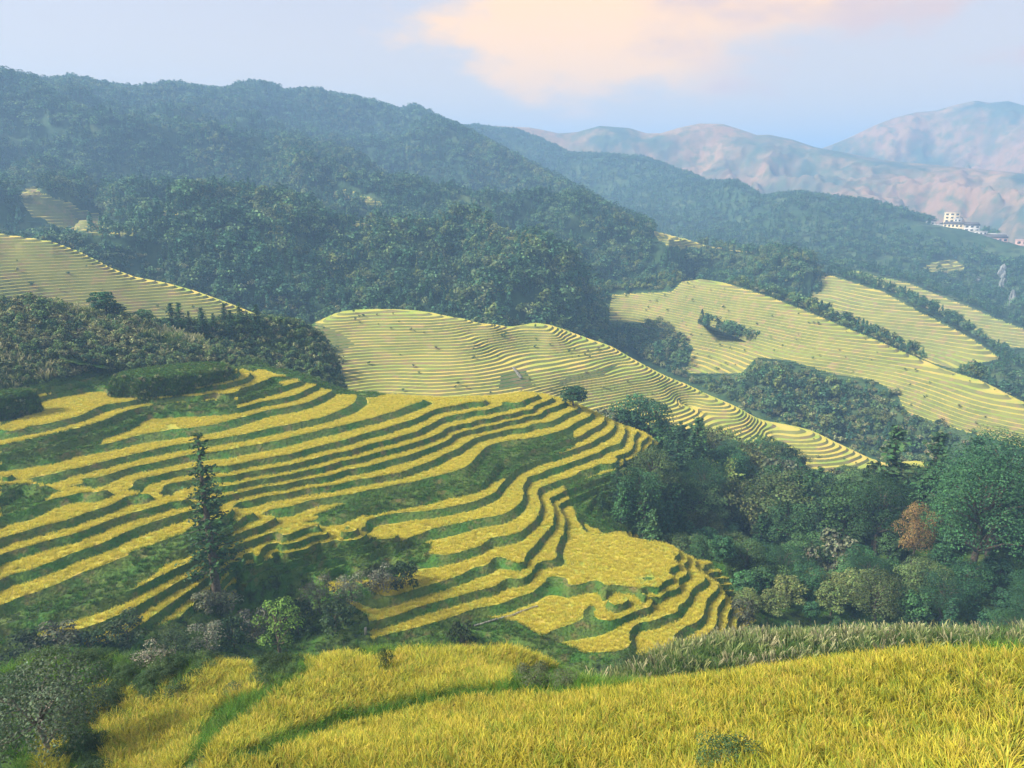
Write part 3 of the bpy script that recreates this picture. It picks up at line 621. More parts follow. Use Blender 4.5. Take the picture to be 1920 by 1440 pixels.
back2 = sheet('far_mountain', [(1500,330,2950),(1700,330,2780),(1900,370,2600),(1900,320,2780),(1600,350,2440),(1750,270,2950),(2100,330,2650),(1800,400,2550),(1600,270,3000),(1850,260,2930)],
    [(1300,300,3150),(1440,284,3150),(1490,280,3150),(1510,272,3150),(1540,258,3150),(1580,236,3150),(1610,223,3150),(1645,213,3150),(1680,210,3150),(1710,200,3150),(1745,192,3150),(1770,196,3150),(1800,193,3150),(1830,202,3150),(1860,201,3150),(1895,209,3150),(1920,202,3150),(1980,190,3150),(2100,205,3150)],
    (1240, 2160, 2600, 3700, 3.2, .0045), M['sun_tinted_bare_mtn'], amp=380., wl=520.)
# valley floor far below everything, out to the horizon
v = 8900.
link('valley_ground', new_mesh('valley_ground', np.array([(-v, -390., -420.), (v, -390., -420.), (v, v, -420.), (-v, v, -420.)]), np.array([(0, 1, 2), (0, 2, 3)]), M['forest_floor']), kind='structure')
# ================================================================== PLANTS, MASSES
GOLD, GOLD2, GREEN = (.62, .47, .045), (.50, .42, .05), (.16, .22, .03)
def tuft_protos(nm, n, cfgs, mat):
    return [proto(f'{nm}', *(lambda v, f, c: (v, f))(*blade_tuft(seed=k*13+5, **cf)), mat, blade_tuft(seed=k*13+5, **cf)[2]) for k, cf in enumerate(cfgs)]
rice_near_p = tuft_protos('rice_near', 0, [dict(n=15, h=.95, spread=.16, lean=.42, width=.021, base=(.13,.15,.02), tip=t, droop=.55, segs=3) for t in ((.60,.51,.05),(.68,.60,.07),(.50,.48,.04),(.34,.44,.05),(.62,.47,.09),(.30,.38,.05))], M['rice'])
rice_mid_p = tuft_protos('rice_mid', 0, [dict(n=20, h=.85, spread=.40, lean=.28, width=.036, base=(.42,.42,.05), tip=t, droop=.4, segs=2) for t in ((.78,.66,.10),(.86,.72,.12),(.68,.62,.08))], M['rice'])  # bright gold tips: the sheen of distant rice put into the colour
grass_p = tuft_protos('grass', 0, [dict(n=14, h=1.0, spread=.35, lean=.55, width=.05, base=(.04,.10,.014), tip=t, droop=.5, segs=2) for t in ((.09,.22,.025),(.05,.17,.022),(.14,.23,.045),(.15,.17,.05))], M['grass'])
grassn_p = tuft_protos('grass_near', 0, [dict(n=30, h=1.0, spread=.25, lean=.7, width=.014, base=(.04,.11,.014), tip=t, droop=.5, segs=3) for t in ((.12,.28,.03),(.08,.21,.025),(.22,.29,.05))], M['grass'])
reed_p = tuft_protos('reed', 0, [dict(n=18, h=.9, spread=.3, lean=.6, width=.02, base=(.05,.11,.025), tip=(.12,.22,.05), droop=.5, segs=2), dict(n=16, h=1.0, spread=.3, lean=.5, width=.02, base=(.05,.12,.02), tip=(.15,.24,.06), droop=.5, segs=2),
                                 dict(n=18, h=1.15, spread=.35, lean=.45, width=.03, base=(.07,.14,.03), tip=(.34,.37,.15), droop=.35, segs=2, head=1),
                                 dict(n=14, h=1.25, spread=.35, lean=.4, width=.035, base=(.10,.14,.05), tip=(.44,.42,.24), droop=.35, segs=2, head=1)], M['grass'])
reed_p = [reed_p[0], reed_p[1], reed_p[0], reed_p[1], reed_p[1], reed_p[2], reed_p[3]]
def sample(px0, px1, d0, d1, density):
    """random spots spread evenly over the ground between two bearings and two distances"""
    a0, a1 = float(az_of(px0)), float(az_of(px1)); n = int(density*.5*(a1-a0)*(d1*d1-d0*d0))
    a = RNG.uniform(a0, a1, n); d = np.sqrt(RNG.uniform(d0*d0, d1*d1, n)); return np.sin(a)*d, np.cos(a)*d
def hill_z(land, x, y):
    Nn = land.at(x, y, land.N); b = land.at(x, y, land.b); z0, dz, w, drop = land.par
    return zprof(Nn, b, z0, dz, w)-drop+land.at(x, y, land.rg), Nn, b
def visible(px, py, m=60): return (px > -m)&(px < 1920+m)&(py < 1440+m*2)

# rice on the terraced hillside
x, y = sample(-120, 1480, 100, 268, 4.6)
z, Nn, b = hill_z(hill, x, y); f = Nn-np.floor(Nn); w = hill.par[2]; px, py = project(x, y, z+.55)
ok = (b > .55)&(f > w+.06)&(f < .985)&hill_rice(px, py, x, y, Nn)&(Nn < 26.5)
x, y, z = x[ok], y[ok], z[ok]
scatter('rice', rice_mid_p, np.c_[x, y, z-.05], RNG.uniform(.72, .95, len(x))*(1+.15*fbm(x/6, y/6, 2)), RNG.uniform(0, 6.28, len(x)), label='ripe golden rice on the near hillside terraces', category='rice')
# grass on its banks and rough patches
x, y = sample(-120, 1500, 92, 268, 2.6)
z, Nn, b = hill_z(hill, x, y); f = Nn-np.floor(Nn); px, py = project(x, y, z+.5)
on_bank = (b > .5)&(f < w+.08); rough = (b > .3)&(~hill_rice(px, py, x, y, Nn)); low = (b <= .3)&(RNG.random(len(x)) < .5)
ok = (on_bank|rough|low)&(np.hypot(x, y) < 262)
sz = np.where(on_bank&~rough, RNG.uniform(.22, .45, len(x)), RNG.uniform(.5, 1.0, len(x)))[ok]; x, y, z = x[ok], y[ok], z[ok]
scatter('bank_grass', grass_p, np.c_[x, y, z-.05], sz, RNG.uniform(0, 6.28, len(x)), label='dark green grass on the terrace banks', category='grass')

# rice, grass and reeds on the hill under the camera
NEAR_RICE = [[(330,1440),(410,1350),(500,1285),(560,1250),(640,1215),(700,1230),(760,1213),(1000,1211),(1060,1230),(1115,1250),(1080,1290),(1200,1274),(1350,1256),(1500,1236),(1600,1221),(1750,1207),(2100,1205),(2200,1700),(150,1700)],
    [(160,1285),(195,1268),(190,1310),(235,1360),(215,1292),(240,1285),(285,1315),(310,1268),(335,1300),(345,1275),(400,1236),(460,1230),(485,1258),(480,1290),(400,1318),(370,1370),(300,1500),(205,1500),(180,1370)],
    [(545,1232),(590,1195),(660,1166),(676,1176),(600,1212),(580,1240)], [(70,1370),(110,1360),(125,1400),(110,1500),(60,1500)], [(-40,1185),(30,1180),(20,1215),(-40,1225)]]
NEAR_NOT = [[(430,1396),(520,1366),(620,1331),(850,1281),(1100,1260),(1100,1272),(850,1298),(640,1352),(540,1388),(450,1414)],
    [(400,1345),(500,1280),(575,1243),(588,1252),(510,1294),(415,1368),(345,1440),(320,1440)], [(930,1290),(960,1256),(1020,1243),(1100,1262),(1125,1280),(1060,1292)]]
x, y = sample(-130, 2060, 13, 74, 17); z = near.at(x, y); d = np.hypot(x, y); px, py = project(x, y, z+.8)
ok = any_inside(NEAR_RICE, px, py)&~any_inside(NEAR_NOT, px, py)&visible(px, py, 150)&(RNG.random(len(x)) < np.clip(34/d, .35, 1))
ok &= fbm(x/2.5, y/2.5, 2) > -.75
x, y, z, d = x[ok], y[ok], z[ok], d[ok]
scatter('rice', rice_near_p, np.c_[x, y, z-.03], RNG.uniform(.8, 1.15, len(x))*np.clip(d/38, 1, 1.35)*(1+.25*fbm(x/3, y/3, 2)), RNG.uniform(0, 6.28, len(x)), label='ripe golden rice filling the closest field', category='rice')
x, y = sample(-130, 2060, 14, 108, 7); z = near.at(x, y); d = np.hypot(x, y); px, py = project(x, y, z+.6)
field = any_inside(NEAR_RICE, px, py); strip = any_inside(NEAR_NOT, px, py)
reedy = (px > 1010)&(d > 44)&(~field)
ok = ((~field)|strip)&visible(px, py, 150)&(~reedy)&(RNG.random(len(x)) < np.clip(40/d, .3, 1))
g = (x[ok], y[ok], z[ok]); dd = d[ok]
scatter('grass', grassn_p, np.c_[g[0], g[1], g[2]-.03], RNG.uniform(.45, 1.0, len(dd))*np.clip(dd/40, .8, 2.0), RNG.uniform(0, 6.28, len(dd)), label='long green grass on the banks round the closest rice', category='grass')
ok = reedy&visible(px, py, 150)&(RNG.random(len(x)) < .5); g = (x[ok], y[ok], z[ok])
scatter('reeds', reed_p, np.c_[g[0], g[1], g[2]-.05], RNG.uniform(.9, 1.9, ok.sum()), RNG.uniform(0, 6.28, ok.sum()), label='pale plumed reeds between the closest rice and the wood', category='reeds')

# ------------------------------------------------------------------ trees as meshes
def leaf_cloud(pts, nrm, size, r, flat=.55, lift=0.):
    """leaf-clump faces (two triangles bent along the midrib) at pts, loosely facing nrm"""
    n = len(pts); t = r.normal(size=(n, 3)); nn = nrm+r.normal(size=(n, 3))*flat; nn /= np.linalg.norm(nn, axis=1)[:, None]+1e-9
    a = np.cross(nn, t); a /= np.linalg.norm(a, axis=1)[:, None]+1e-9; b = np.cross(nn, a)
    s = (size*r.uniform(.6, 1.3, n))[:, None]
    V = np.stack([pts-a*s*.5, pts+b*s*.32+nn*s*.12, pts+a*s*.5-nn*s*.08, pts-b*s*.32+nn*s*.12], 1).reshape(-1, 3)
    q = np.arange(n)[:, None]*4; T = np.concatenate([q+[0, 1, 2], q+[0, 2, 3]])
    return V, T
def tube(path, rad, k=6):
    path = np.asarray(path, float); V = []; T = []
    for i, p in enumerate(path):
        d = path[min(i+1, len(path)-1)]-path[max(i-1, 0)]; d /= np.linalg.norm(d)+1e-9
        u = np.cross(d, (0.3, 1, .1)); u /= np.linalg.norm(u); v = np.cross(d, u)
        for j in range(k):
            a = 2*math.pi*j/k; V.append(p+(u*math.cos(a)+v*math.sin(a))*rad[i])
    for i in range(len(path)-1):
        for j in range(k):
            a = i*k+j; b = i*k+(j+1) % k; T += [(a, b, b+k), (a, b+k, a+k)]
    return np.array(V), np.array(T)
def merge(parts):
    V, T, C, n = [], [], [], 0
    for p in parts:
        V.append(p[0]); T.append(p[1]+n); n += len(p[0]); 
        if len(p) > 2: C.append(p[2])
    return (np.concatenate(V), np.concatenate(T), np.concatenate(C)) if C else (np.concatenate(V), np.concatenate(T))
def tint(n4, base, r, amt=.25, per=4):
    k = n4//per; c = np.array(base)[None]*(1+amt*r.normal(size=(k, 1))).clip(.4, 1.8)*(1+.08*r.normal(size=(k, 3))); return np.repeat(c, per, 0).clip(.002, 1)
def tree_broad(seed, base, lobes=16, faces=1500, w=.62, size=.085, low=.22, shape=0):
    """unit-high tree: trunk mesh, crown mesh. crown = leaf clumps on many small lobes carried by limbs"""
    r = np.random.default_rng(seed); cs, rs = [], []; parts = []
    tk = [(0, 0, -.05)]; 
    for i in range(1, 5): tk.append((r.normal()*.012*i, r.normal()*.012*i, .16*i))
    parts.append(tube(tk, [.030, .024, .019, .014, .008]))
    for i in range(lobes):
        h = low+.10+(1-low-.22)*(i+.5)/lobes; a = i*2.4+r.uniform(-.5, .5)
        prof = math.sin(math.pi*min(1, max(.05, ((h-low)/(1-low))**.8)))**.6 if shape == 0 else 1-.75*(h-low)/(1-low)
        rad = w*.5*prof*r.uniform(.35, .85); c = np.array([math.cos(a)*rad, math.sin(a)*rad, h]); cs.append(c); rs.append(w*.5*r.uniform(.30, .46)*(.6+.4*prof))
        parts.append(tube([tk[1+min(3, int(h*3.4))], (c*.5+np.array([0, 0, h-.12])*.5), c], [.010, .007, .003], 4))
    V, T = merge(parts); per = faces//lobes; LV = []; LT = []; LC = []; n = 0
    for c, q in zip(cs, rs):
        d = r.normal(size=(per, 3)); d /= np.linalg.norm(d, axis=1)[:, None]; d[:, 2] = np.where(d[:, 2] < -.3, -d[:, 2], d[:, 2])
        p = c+d*q*np.array([1, 1, .72])*r.uniform(.65, 1.08, (per, 1)); v, t = leaf_cloud(p, d+np.array([0, 0, .5]), size, r)
        LV.append(v); LT.append(t+n); n += len(v); LC.append(tint(len(v), np.array(base)*r.uniform(.75, 1.3), r))
    return (V, T), (np.concatenate(LV), np.concatenate(LT), np.concatenate(LC))
def tree_conifer(seed, base, w=.34, whorls=15, per=9, low=.10, size=.06, bare=0.):
    r = np.random.default_rng(seed); T0 = tube([(0, 0, -.05), (.004, 0, .35), (0, .004, .7), (0, 0, 1.0)], [.022, .015, .009, .002]); parts = [T0]; P, D = [], []
    for i in range(whorls):
        t = (i+r.uniform(-.2, .2))/whorls; h = low+(1-low)*max(0, t); L = w*.5*(1-t)**.75*(.55+.6*r.random())+.012
        for k in range(per):
            if r.random() < bare: continue
            a = r.uniform(0, 6.28); l = L*r.uniform(.7, 1.15); e = np.array([math.cos(a)*l, math.sin(a)*l, h-.10*l+.02]); s0 = np.array([0, 0, h+.01])
            m = max(3, int(l/size*2.6))
            for q in np.linspace(.2, 1, m):
                p = s0+(e-s0)*q+np.array([0, 0, .12*l*q*(1-q)*2]); P.append(p+r.normal(size=3)*size*.22); D.append((math.cos(a)*.3, math.sin(a)*.3, 1.0))
            if k % 3 == 0: parts.append(tube([s0, e], [.004, .0015], 3))
    P = np.array(P); v, t = leaf_cloud(P, np.array(D), size, r, .6)
    return merge(parts), (v, t, tint(len(v), base, r))
def tree_bamboo(seed, base, culms=16, size=.05):
    r = np.random.default_rng(seed); parts = []; P, D = [], []
    for i in range(culms):
        a = r.uniform(0, 6.28); q = r.uniform(0, .10); h = r.uniform(.7, 1.0); lean = r.uniform(.08, .32); b = np.array([math.cos(a)*q, math.sin(a)*q, -.03])
        path = [b+np.array([math.cos(a)*lean*t**2.4, math.sin(a)*lean*t**2.4, h*(t-.12*t**4)+.03]) for t in np.linspace(0, 1, 6)]
        parts.append(tube(path, [.006, .006, .005, .004, .003, .001], 4))
        for k in range(60):
            t = r.uniform(.3, 1); p = np.array([np.interp(t, np.linspace(0, 1, 6), [z[j] for z in path]) for j in range(3)])
            P.append(p+r.normal(size=3)*np.array([.045, .045, .03])*(1.25-t*.6)); D.append(r.normal(size=3)*.6+np.array([math.cos(a), math.sin(a), .6]))
    v, t = leaf_cloud(np.array(P), np.array(D), size, r, .6); return merge(parts), (v, t, tint(len(v), base, r))
DK, MD, LT_, OL, BB = (.034, .095, .042), (.058, .135, .048), (.11, .20, .055), (.13, .17, .055), (.16, .24, .06)
def treemesh(name, tc, bark='bark'):
    (tv, tt), (cv, ct, cc) = tc
    return new_mesh(name+'_trunk', tv, tt, M[bark], smooth=True), new_mesh(name+'_crown', cv, ct, M['leaf'], {'col': cc})
TREES = {
 'broad': [treemesh('broad', tree_broad(s_, c, lobes=l, faces=f_, w=w_, size=z_)) for s_, c, l, f_, w_, z_ in ((1, MD, 20, 2000, .78, .060), (2, DK, 18, 1900, .70, .062), (3, OL, 22, 2200, .9, .058), (4, LT_, 16, 1800, .8, .06))],
 'fir': [treemesh('fir', tree_conifer(s_, c, w=w_, whorls=n_, per=10, size=z_, bare=b_)) for s_, c, w_, n_, z_, b_ in ((5, DK, .40, 22, .042, 0), (6, MD, .42, 21, .045, .05), (7, (.032, .08, .036), .34, 24, .040, .1))],
 'bamboo': [treemesh('bamboo', tree_bamboo(s_, c)) for s_, c in ((8, BB), (9, (.10, .13, .045)))],
 'bush': [treemesh('bush', tree_broad(s_, c, lobes=12, faces=1100, w=1.5, size=.10, low=.0)) for s_, c in ((10, (.055, .09, .035)), (11, (.035, .07, .028)), (12, (.11, .13, .075)))],
 'bushfine': [treemesh('bushfine', tree_broad(s_, c, lobes=16, faces=3600, w=1.5, size=.045, low=.0)) for s_, c in ((60, (.07, .12, .045)), (61, (.045, .09, .035)), (62, (.12, .15, .08)))],
 'big': [treemesh('big', tree_broad(s_, c, lobes=l, faces=f_, w=w_, size=z_, low=lo)) for s_, c, l, f_, w_, z_, lo in ((63, (.036, .10, .040), 36, 13500, .85, .016, .3), (64, (.045, .12, .045), 26, 6500, .8, .028, .2), (65, (.10, .16, .055), 26, 6000, .85, .028, .2), (66, (.075, .15, .05), 24, 6000, .75, .028, .25))],
 'flowering': [treemesh('flowering', tree_broad(13, (.16, .17, .12), lobes=12, faces=1300, w=1.5, size=.07, low=.0))],
}
def variants(kind): return TREES[kind]
def put_tree(kind, k, x, y, z, h, wide, rot, name, label, cat='tree', group=None, crown='crown'):
    tm, cm = TREES[kind][k % len(TREES[kind])]
    root = link(name, None, loc=(x, y, z), label=label, category=cat)
    if group: root['group'] = group
    root.rotation_euler = (0, 0, rot); root.scale = (h*wide, h*wide, h)
    link('trunk', tm, root); link(crown, cm, root)
    return root
def hit(px, py, lands):
    """where the line of sight through a pixel meets the land"""
    d = np.exp(np.linspace(math.log(14), math.log(1800), 5000)); x, y, z = at_d(px, py, d); g = np.full(len(d), -1e9)
    for l in lands:
        s_ = (d >= math.exp(l.ld[0]))&(d <= math.exp(l.ld[-1])); a = math.atan2(x[0], y[0])
        if l.az[0] <= a <= l.az[-1]: g[s_] = np.maximum(g[s_], l.at(x[s_], y[s_]))
    i = np.argmax(g >= z); return float(x[i]), float(y[i]), float(g[i]), float(d[i])
def top_height(px, py_top, d, z): return float(at_d(px, py_top, d)[2])-z
def stand(kind, k, px, pyb, pyt, name, label, wide=1., lands=None, **kw):
    x, y, z, d = hit(px, pyb, lands or [near, hill]); kind = 'bushfine' if kind == 'bush' and d < 125 else kind; return put_tree(kind, k, x, y, z-.1, top_height(px, pyt, d, z), wide, random.uniform(0, 6), name, label, **kw)
def stand_d(kind, k, px, pyt, d, land, name, label, wide=1., **kw):
    x, y, _ = at_d(px, pyt, d); x, y = float(x), float(y); z = float(land.at(x, y)); return put_tree(kind, k, x, y, z-.2, top_height(px, pyt, d, z), wide, random.uniform(0, 6), name, label, **kw)

# --- the trees one can single out
TREES['slim'] = [treemesh('slim', tree_conifer(31, (.035, .085, .03), w=.26, whorls=30, per=11, low=.16, size=.022, bare=.3))]
stand('slim', 0, 408, 1128, 806, 'slim_tree', 'tall slim dark tree standing alone on the grassy spur', wide=1.25)
TREES['sapling'] = [treemesh('sapling', tree_broad(32, (.16, .34, .06), lobes=14, faces=1500, w=.55, size=.028, low=.22))]
stand('sapling', 0, 527, 1249, 1112, 'sapling', 'feathery light green sapling at the corner of the closest rice', wide=1.)
TREES['grey'] = [treemesh('grey', tree_broad(33, (.09, .13, .075), lobes=20, faces=6500, w=1.1, size=.024, low=.45), 'pale_bark')]
x, y, z, d = hit(90, 1425, [near]); put_tree('grey', 0, x, y, z-1.5, top_height(90, 1248, d, z)+1.5, 1.0, 0, 'broadleaf_tree', 'grey green tree with two pale trunks in the bottom corner', crown='crown')
stand('broad', 1, 1075, 762, 722, 'broadleaf_tree', 'round dark tree just behind the top lip of the near hillside', wide=1.9, lands=[hill])
stand_d('big', 1, 1205, 738, 268, hill, 'broadleaf_tree', 'big round tree behind the shoulder of the near hillside', wide=1.25)
stand_d('broad', 1, 1180, 765, 262, hill, 'broadleaf_tree', 'smaller dark tree left against the big round one', wide=1.2)
stand_d('bush', 2, 1135, 765, 262, hill, 'bush', 'grey green bush between the two dark hilltop trees', wide=1.0, cat='bush')
stand_d('broad', 0, 1245, 790, 262, hill, 'broadleaf_tree', 'low tree right against the big round hilltop tree', wide=1.2)
for px, pyt, lab in ((1685, 797, 'tall spire conifer rising alone above the wood'), (1765, 808, 'second spire conifer, right of the tallest spire'), (1838, 820, 'third spire conifer beside the big dark tree')):
    stand_d('fir', 1 if px != 1838 else 0, px, pyt, 238, hill, 'conifer', lab, wide=1.25)
stand_d('big', 0, 1903, 812, 215, hill, 'broadleaf_tree', 'large dark tree filling the edge of the wood', wide=1.05)
stand_d('big', 0, 1870, 850, 200, hill, 'broadleaf_tree', 'dark tree leaning out under the large edge tree', wide=1.0)
for px, pyb, pyt, w_, lab, kd, k in ((190, 612, 542, 1.4, 'dark tree alone on the reedy hill crest', 'broad', 1), (214, 610, 566, 1.6, 'small dark tree beside the lone crest tree', 'broad', 1), (265, 612, 578, 1.5, 'small dark bushy tree on the crest between two groups', 'broad', 0)):
    stand_d(kd, k, px, pyt, 276, hill, 'broadleaf_tree', lab, wide=w_)
for i, (px, pyt) in enumerate(((318, 567), (333, 566), (352, 582), (376, 576), (398, 586), (418, 566), (430, 580), (447, 566), (462, 584), (479, 570))):
    stand_d('fir', i, px, pyt, 284+(i % 3)*4, shoulder, 'conifer', 'dark young conifer in the row behind the reedy crest', wide=1.5, group='conifers in a row behind the reedy crest')

TREES['russet'] = [treemesh('russet', tree_broad(70, (.20, .13, .05), lobes=18, faces=6500, w=1.0, size=.022, low=.2))]
stand_d('russet', 0, 1728, 938, 212, hill, 'russet_tree', 'muted russet brown crown in the middle of the green wood', wide=.62)

# --- the wood in the ravine, tree by tree
CAN_X = [1040,1085,1110,1150,1200,1260,1300,1350,1400,1450,1500,1540,1600,1650,1700,1800,1900,1960,2060]
CAN_Y = [1000,965,915,865,838,805,778,795,782,800,838,872,880,868,868,862,842,812,800]
got = [tuple(map(float, at_d(px, 900, d)[:2])) for px, d in ((1728, 212),)]; tries = 0
while len(got) < 285 and tries < 60000:
    tries += 1; px = random.uniform(1075, 2040); d = math.sqrt(random.uniform(132**2, 318**2)); a = float(az_of(px)); x, y = math.sin(a)*d, math.cos(a)*d
    if d < np.interp(px, [1075, 1130, 1250, 1300, 1420, 1440, 1500], [198, 190, 186, 184, 172, 136, 132]): continue
    if px < 1230 and d > 232: continue
    sp = 6.2 if d < 200 else 7.5
    if any((x-q[0])**2+(y-q[1])**2 < sp*sp for q in got): continue
    z = float(hill.at(x, y)); h = (random.uniform(8, 15) if d < 225 else random.uniform(15, 26))*(1 if px > 1330 else 1.25); ty = float(np.interp(px, CAN_X, CAN_Y))+random.uniform(-4, 30)
    hm = float(at_d(px, ty, d)[2])-z
    if hm < 4.5: continue
    h = min(h, hm)
    if 1330 < px < 1900 and d < 175: h = min(h, random.uniform(5, 8))
    got.append((x, y)); 
    if px < 1330: kind, k = ('fir' if random.random() < .85 else 'broad'), random.choice((0, 2, 1))
    elif px < 1470 and d > 230: kind, k = ('bamboo' if random.random() < .6 else 'broad'), random.choice((0, 1, 3))
    elif px > 1820 and d > 170: kind, k = ('broad', 1) if random.random() < .6 else ('fir', 0)
    elif d > 215 and random.random() < .3: kind, k = 'fir', random.choice((0, 1, 2))
    else: kind, k = ('broad' if random.random() < .86 else 'bush'), random.choice((0, 2, 2, 3, 0, 1))
    tb = float(project(x, y, z+h*.6)[1])
    if px < 1200: zone = 'between the winding lips and the nose field'
    elif px < 1330: zone = 'behind the round back of the nose field' if d < 215 else 'under the big round hilltop tree'
    elif px < 1500: zone = 'just above the reeds beside the nose' if d < 165 else 'in the dark heart of the ravine' if d < 230 else 'against the middle of the distant terraces'
    elif px < 1700: zone = 'just above the reeds in mid wood' if d < 165 else 'below the tallest spire conifer' if d < 230 else 'at the tail of the distant terraces'
    elif px < 1850: zone = 'just above the reeds right of mid wood' if d < 165 else 'below the three spire conifers' if d < 230 else 'behind the spire conifers'
    else: zone = 'under the large edge tree' if d < 215 else 'behind the large edge tree'
    nm = {'fir': 'conifer', 'broad': 'broadleaf_tree', 'bamboo': 'bamboo_clump', 'bush': 'bush'}[kind]
    if kind == 'broad' and h > 11: kind = 'big'; k = random.choice((0, 1, 2, 3)) if not px > 1820 else random.choice((0, 1))
    tone = {'fir': ('dark', 'mid green', 'deep green'), 'broad': ('mid green', 'dark', 'olive', 'light green'), 'big': ('dark full', 'deep green full', 'olive full', 'mid green full'), 'bamboo': ('yellow green', 'pale'), 'bush': ('green', 'dark', 'greyish')}[kind]; k = k % len(tone)
    nm = {'big': 'broadleaf_tree'}.get(kind, nm) if kind == 'big' else nm
    lab = ('tall ' if h > 13 and kind != 'bush' else 'low ')+tone[k]+{'fir': ' conifer ', 'broad': ' leafy tree ', 'big': ' leafy tree ', 'bamboo': ' bamboo clump ', 'bush': ' bush '}[kind]+zone
    wd = {'fir': random.uniform(1.1, 1.5), 'broad': random.uniform(.95, 1.35), 'bamboo': random.uniform(.9, 1.2), 'bush': random.uniform(.5, .7), 'big': random.uniform(1., 1.3)}[kind]
    put_tree(kind, k, x, y, z-.4, h, wd, random.uniform(0, 6.28), nm, lab, cat={'bamboo': 'bamboo', 'bush': 'bush'}.get(kind, 'tree'), group=tone[k]+' '+{'fir': 'conifers', 'broad': 'leafy trees', 'big': 'leafy trees', 'bamboo': 'bamboo clumps', 'bush': 'bushes'}[kind]+' '+zone)

# --- brush covering the reedy hill and the shoulder behind
def small_tree(seed, base, kind, n=110):
    r = np.random.default_rng(seed)
    if kind == 'cone':
        t = r.random(n); a = r.uniform(0, 6.28, n); rad = .20*(1-t)**.8*r.uniform(.5, 1.1, n); P = np.c_[np.cos(a)*rad, np.sin(a)*rad, .08+t*.92]; D = np.c_[np.cos(a), np.sin(a), t*0+.6]; sz = .13
    else:
        D = r.normal(size=(n, 3)); D /= np.linalg.norm(D, axis=1)[:, None]; D[:, 2] = np.abs(D[:, 2])*1.1-.2; lob = r.normal(size=(7, 3))*np.array([.17, .17, .12])
        P = lob[r.integers(0, 7, n)]+D*r.uniform(.15, .24, (n, 1))+np.array([0, 0, .62]); sz = .17; D = D+np.array([0, 0, .4])
        if kind == 'feather': P[:, 2] = P[:, 2]*1.1
    v, t = leaf_cloud(P, D, sz, r, .5); tr = tube([(0, 0, -.1), (0, 0, .6)], [.02, .01], 3)
    return np.r_[v, tr[0]], np.r_[t, tr[1]+len(v)], np.r_[tint(len(v), base, r, .3), np.full((len(tr[0]), 3), .06)]
def sp(nm, seed, base, kind, n=110):
    v, t, c = small_tree(seed, base, kind, n); return proto(nm, v, t, M['leaf'], c)
wood_p = [sp('w', 40, (.042, .115, .060), 'cone'), sp('w', 41, (.052, .135, .065), 'cone'), sp('w', 42, (.09, .17, .07), 'round'), sp('w', 43, (.055, .135, .065), 'round'), sp('w', 44, (.040, .110, .060), 'cone')]  # blue-green leaves: some of the distance haze put into their colour
light_p = [sp('w', 45, (.15, .20, .06), 'round'), sp('w', 46, (.11, .17, .05), 'cone'), sp('w', 47, (.13, .17, .07), 'feather')]
brush_p = [sp('b', 48, (.11, .18, .06), 'round', 160), sp('b', 49, (.20, .22, .10), 'round', 160), sp('b', 50, (.23, .25, .10), 'round', 160), sp('b', 51, (.045, .10, .045), 'round', 160)]
# --- the round grass mound on the shelf, and the knob beside it
def mound(px, pyf, pyt, wpx, label):
    x, y = at_z(px, pyf, Z0); x, y = float(x), float(y); d = math.hypot(x, y); rx = wpx*d/FPX*.5; ry = rx*.42; h = top_height(px, pyt, d, Z0)
    u = np.array([x, y])/d; c = np.array([x, y])+u*ry; V = []; T = []; K = 48; rings = [(1.12, -1.2), (1.05, .25), (1.0, .62), (.93, .92), (.85, 1.0), (.5, 1.03), (.2, 1.04)]
    for rr, hh in rings:
        for k in range(K):
            a = 2*math.pi*k/K; n_ = 1+.24*float(fbm(np.array(math.cos(a)*1.3+px), np.array(math.sin(a)*1.3), 3)); e = np.array([math.cos(a)*rx, math.sin(a)*ry])*rr*n_
            q2 = c+np.array([e[0]*u[1]+e[1]*u[0], -e[0]*u[0]+e[1]*u[1]]); V.append((q2[0], q2[1], Z0-.55+hh*h+.15*random.random()))
    for i in range(len(rings)-1):
        for k in range(K): a = i*K+k; b = i*K+(k+1) % K; T += [(a, b, b+K), (a, b+K, a+K)]
    V.append((c[0], c[1], Z0-.55+1.04*h)); o = (len(rings)-1)*K
    for k in range(K): T.append((o+k, o+(k+1) % K, len(V)-1))
    V = np.array(V); T = np.array(T); m_ = link('grass_mound', new_mesh('grass_mound', V, T, M['ground'], smooth=True), label=label, category='mound')
    C_ = V[T].mean(1); A_ = np.linalg.norm(np.cross(V[T][:, 1]-V[T][:, 0], V[T][:, 2]-V[T][:, 0]), axis=1); n = int(A_.sum()*2.2); f = RNG.choice(len(T), n, p=A_/A_.sum()); w_ = RNG.dirichlet((1, 1, 1), n)
    P = (V[T[f]]*w_[:, :, None]).sum(1); side = P[:, 2] < Z0+.8*h
    g_ = scatter('mound_grass', grass_p, P, np.where(side, RNG.uniform(.9, 1.6, n), RNG.uniform(.4, .8, n)), RNG.uniform(0, 6.28, n)); g_.parent = m_; e_ = side&(RNG.random(n) < .12); b_ = scatter('mound_brush', brush_p, P[e_]-np.array([0, 0, .4]), RNG.uniform(.7, 1.9, e_.sum()), RNG.uniform(0, 6.28, e_.sum())); b_.parent = m_
mound(328, 738, 699, 205, 'flat topped green grass mound standing in the yellow shelf field')
mound(8, 784, 738, 92, 'smaller grass knob at the left edge of the shelf field')

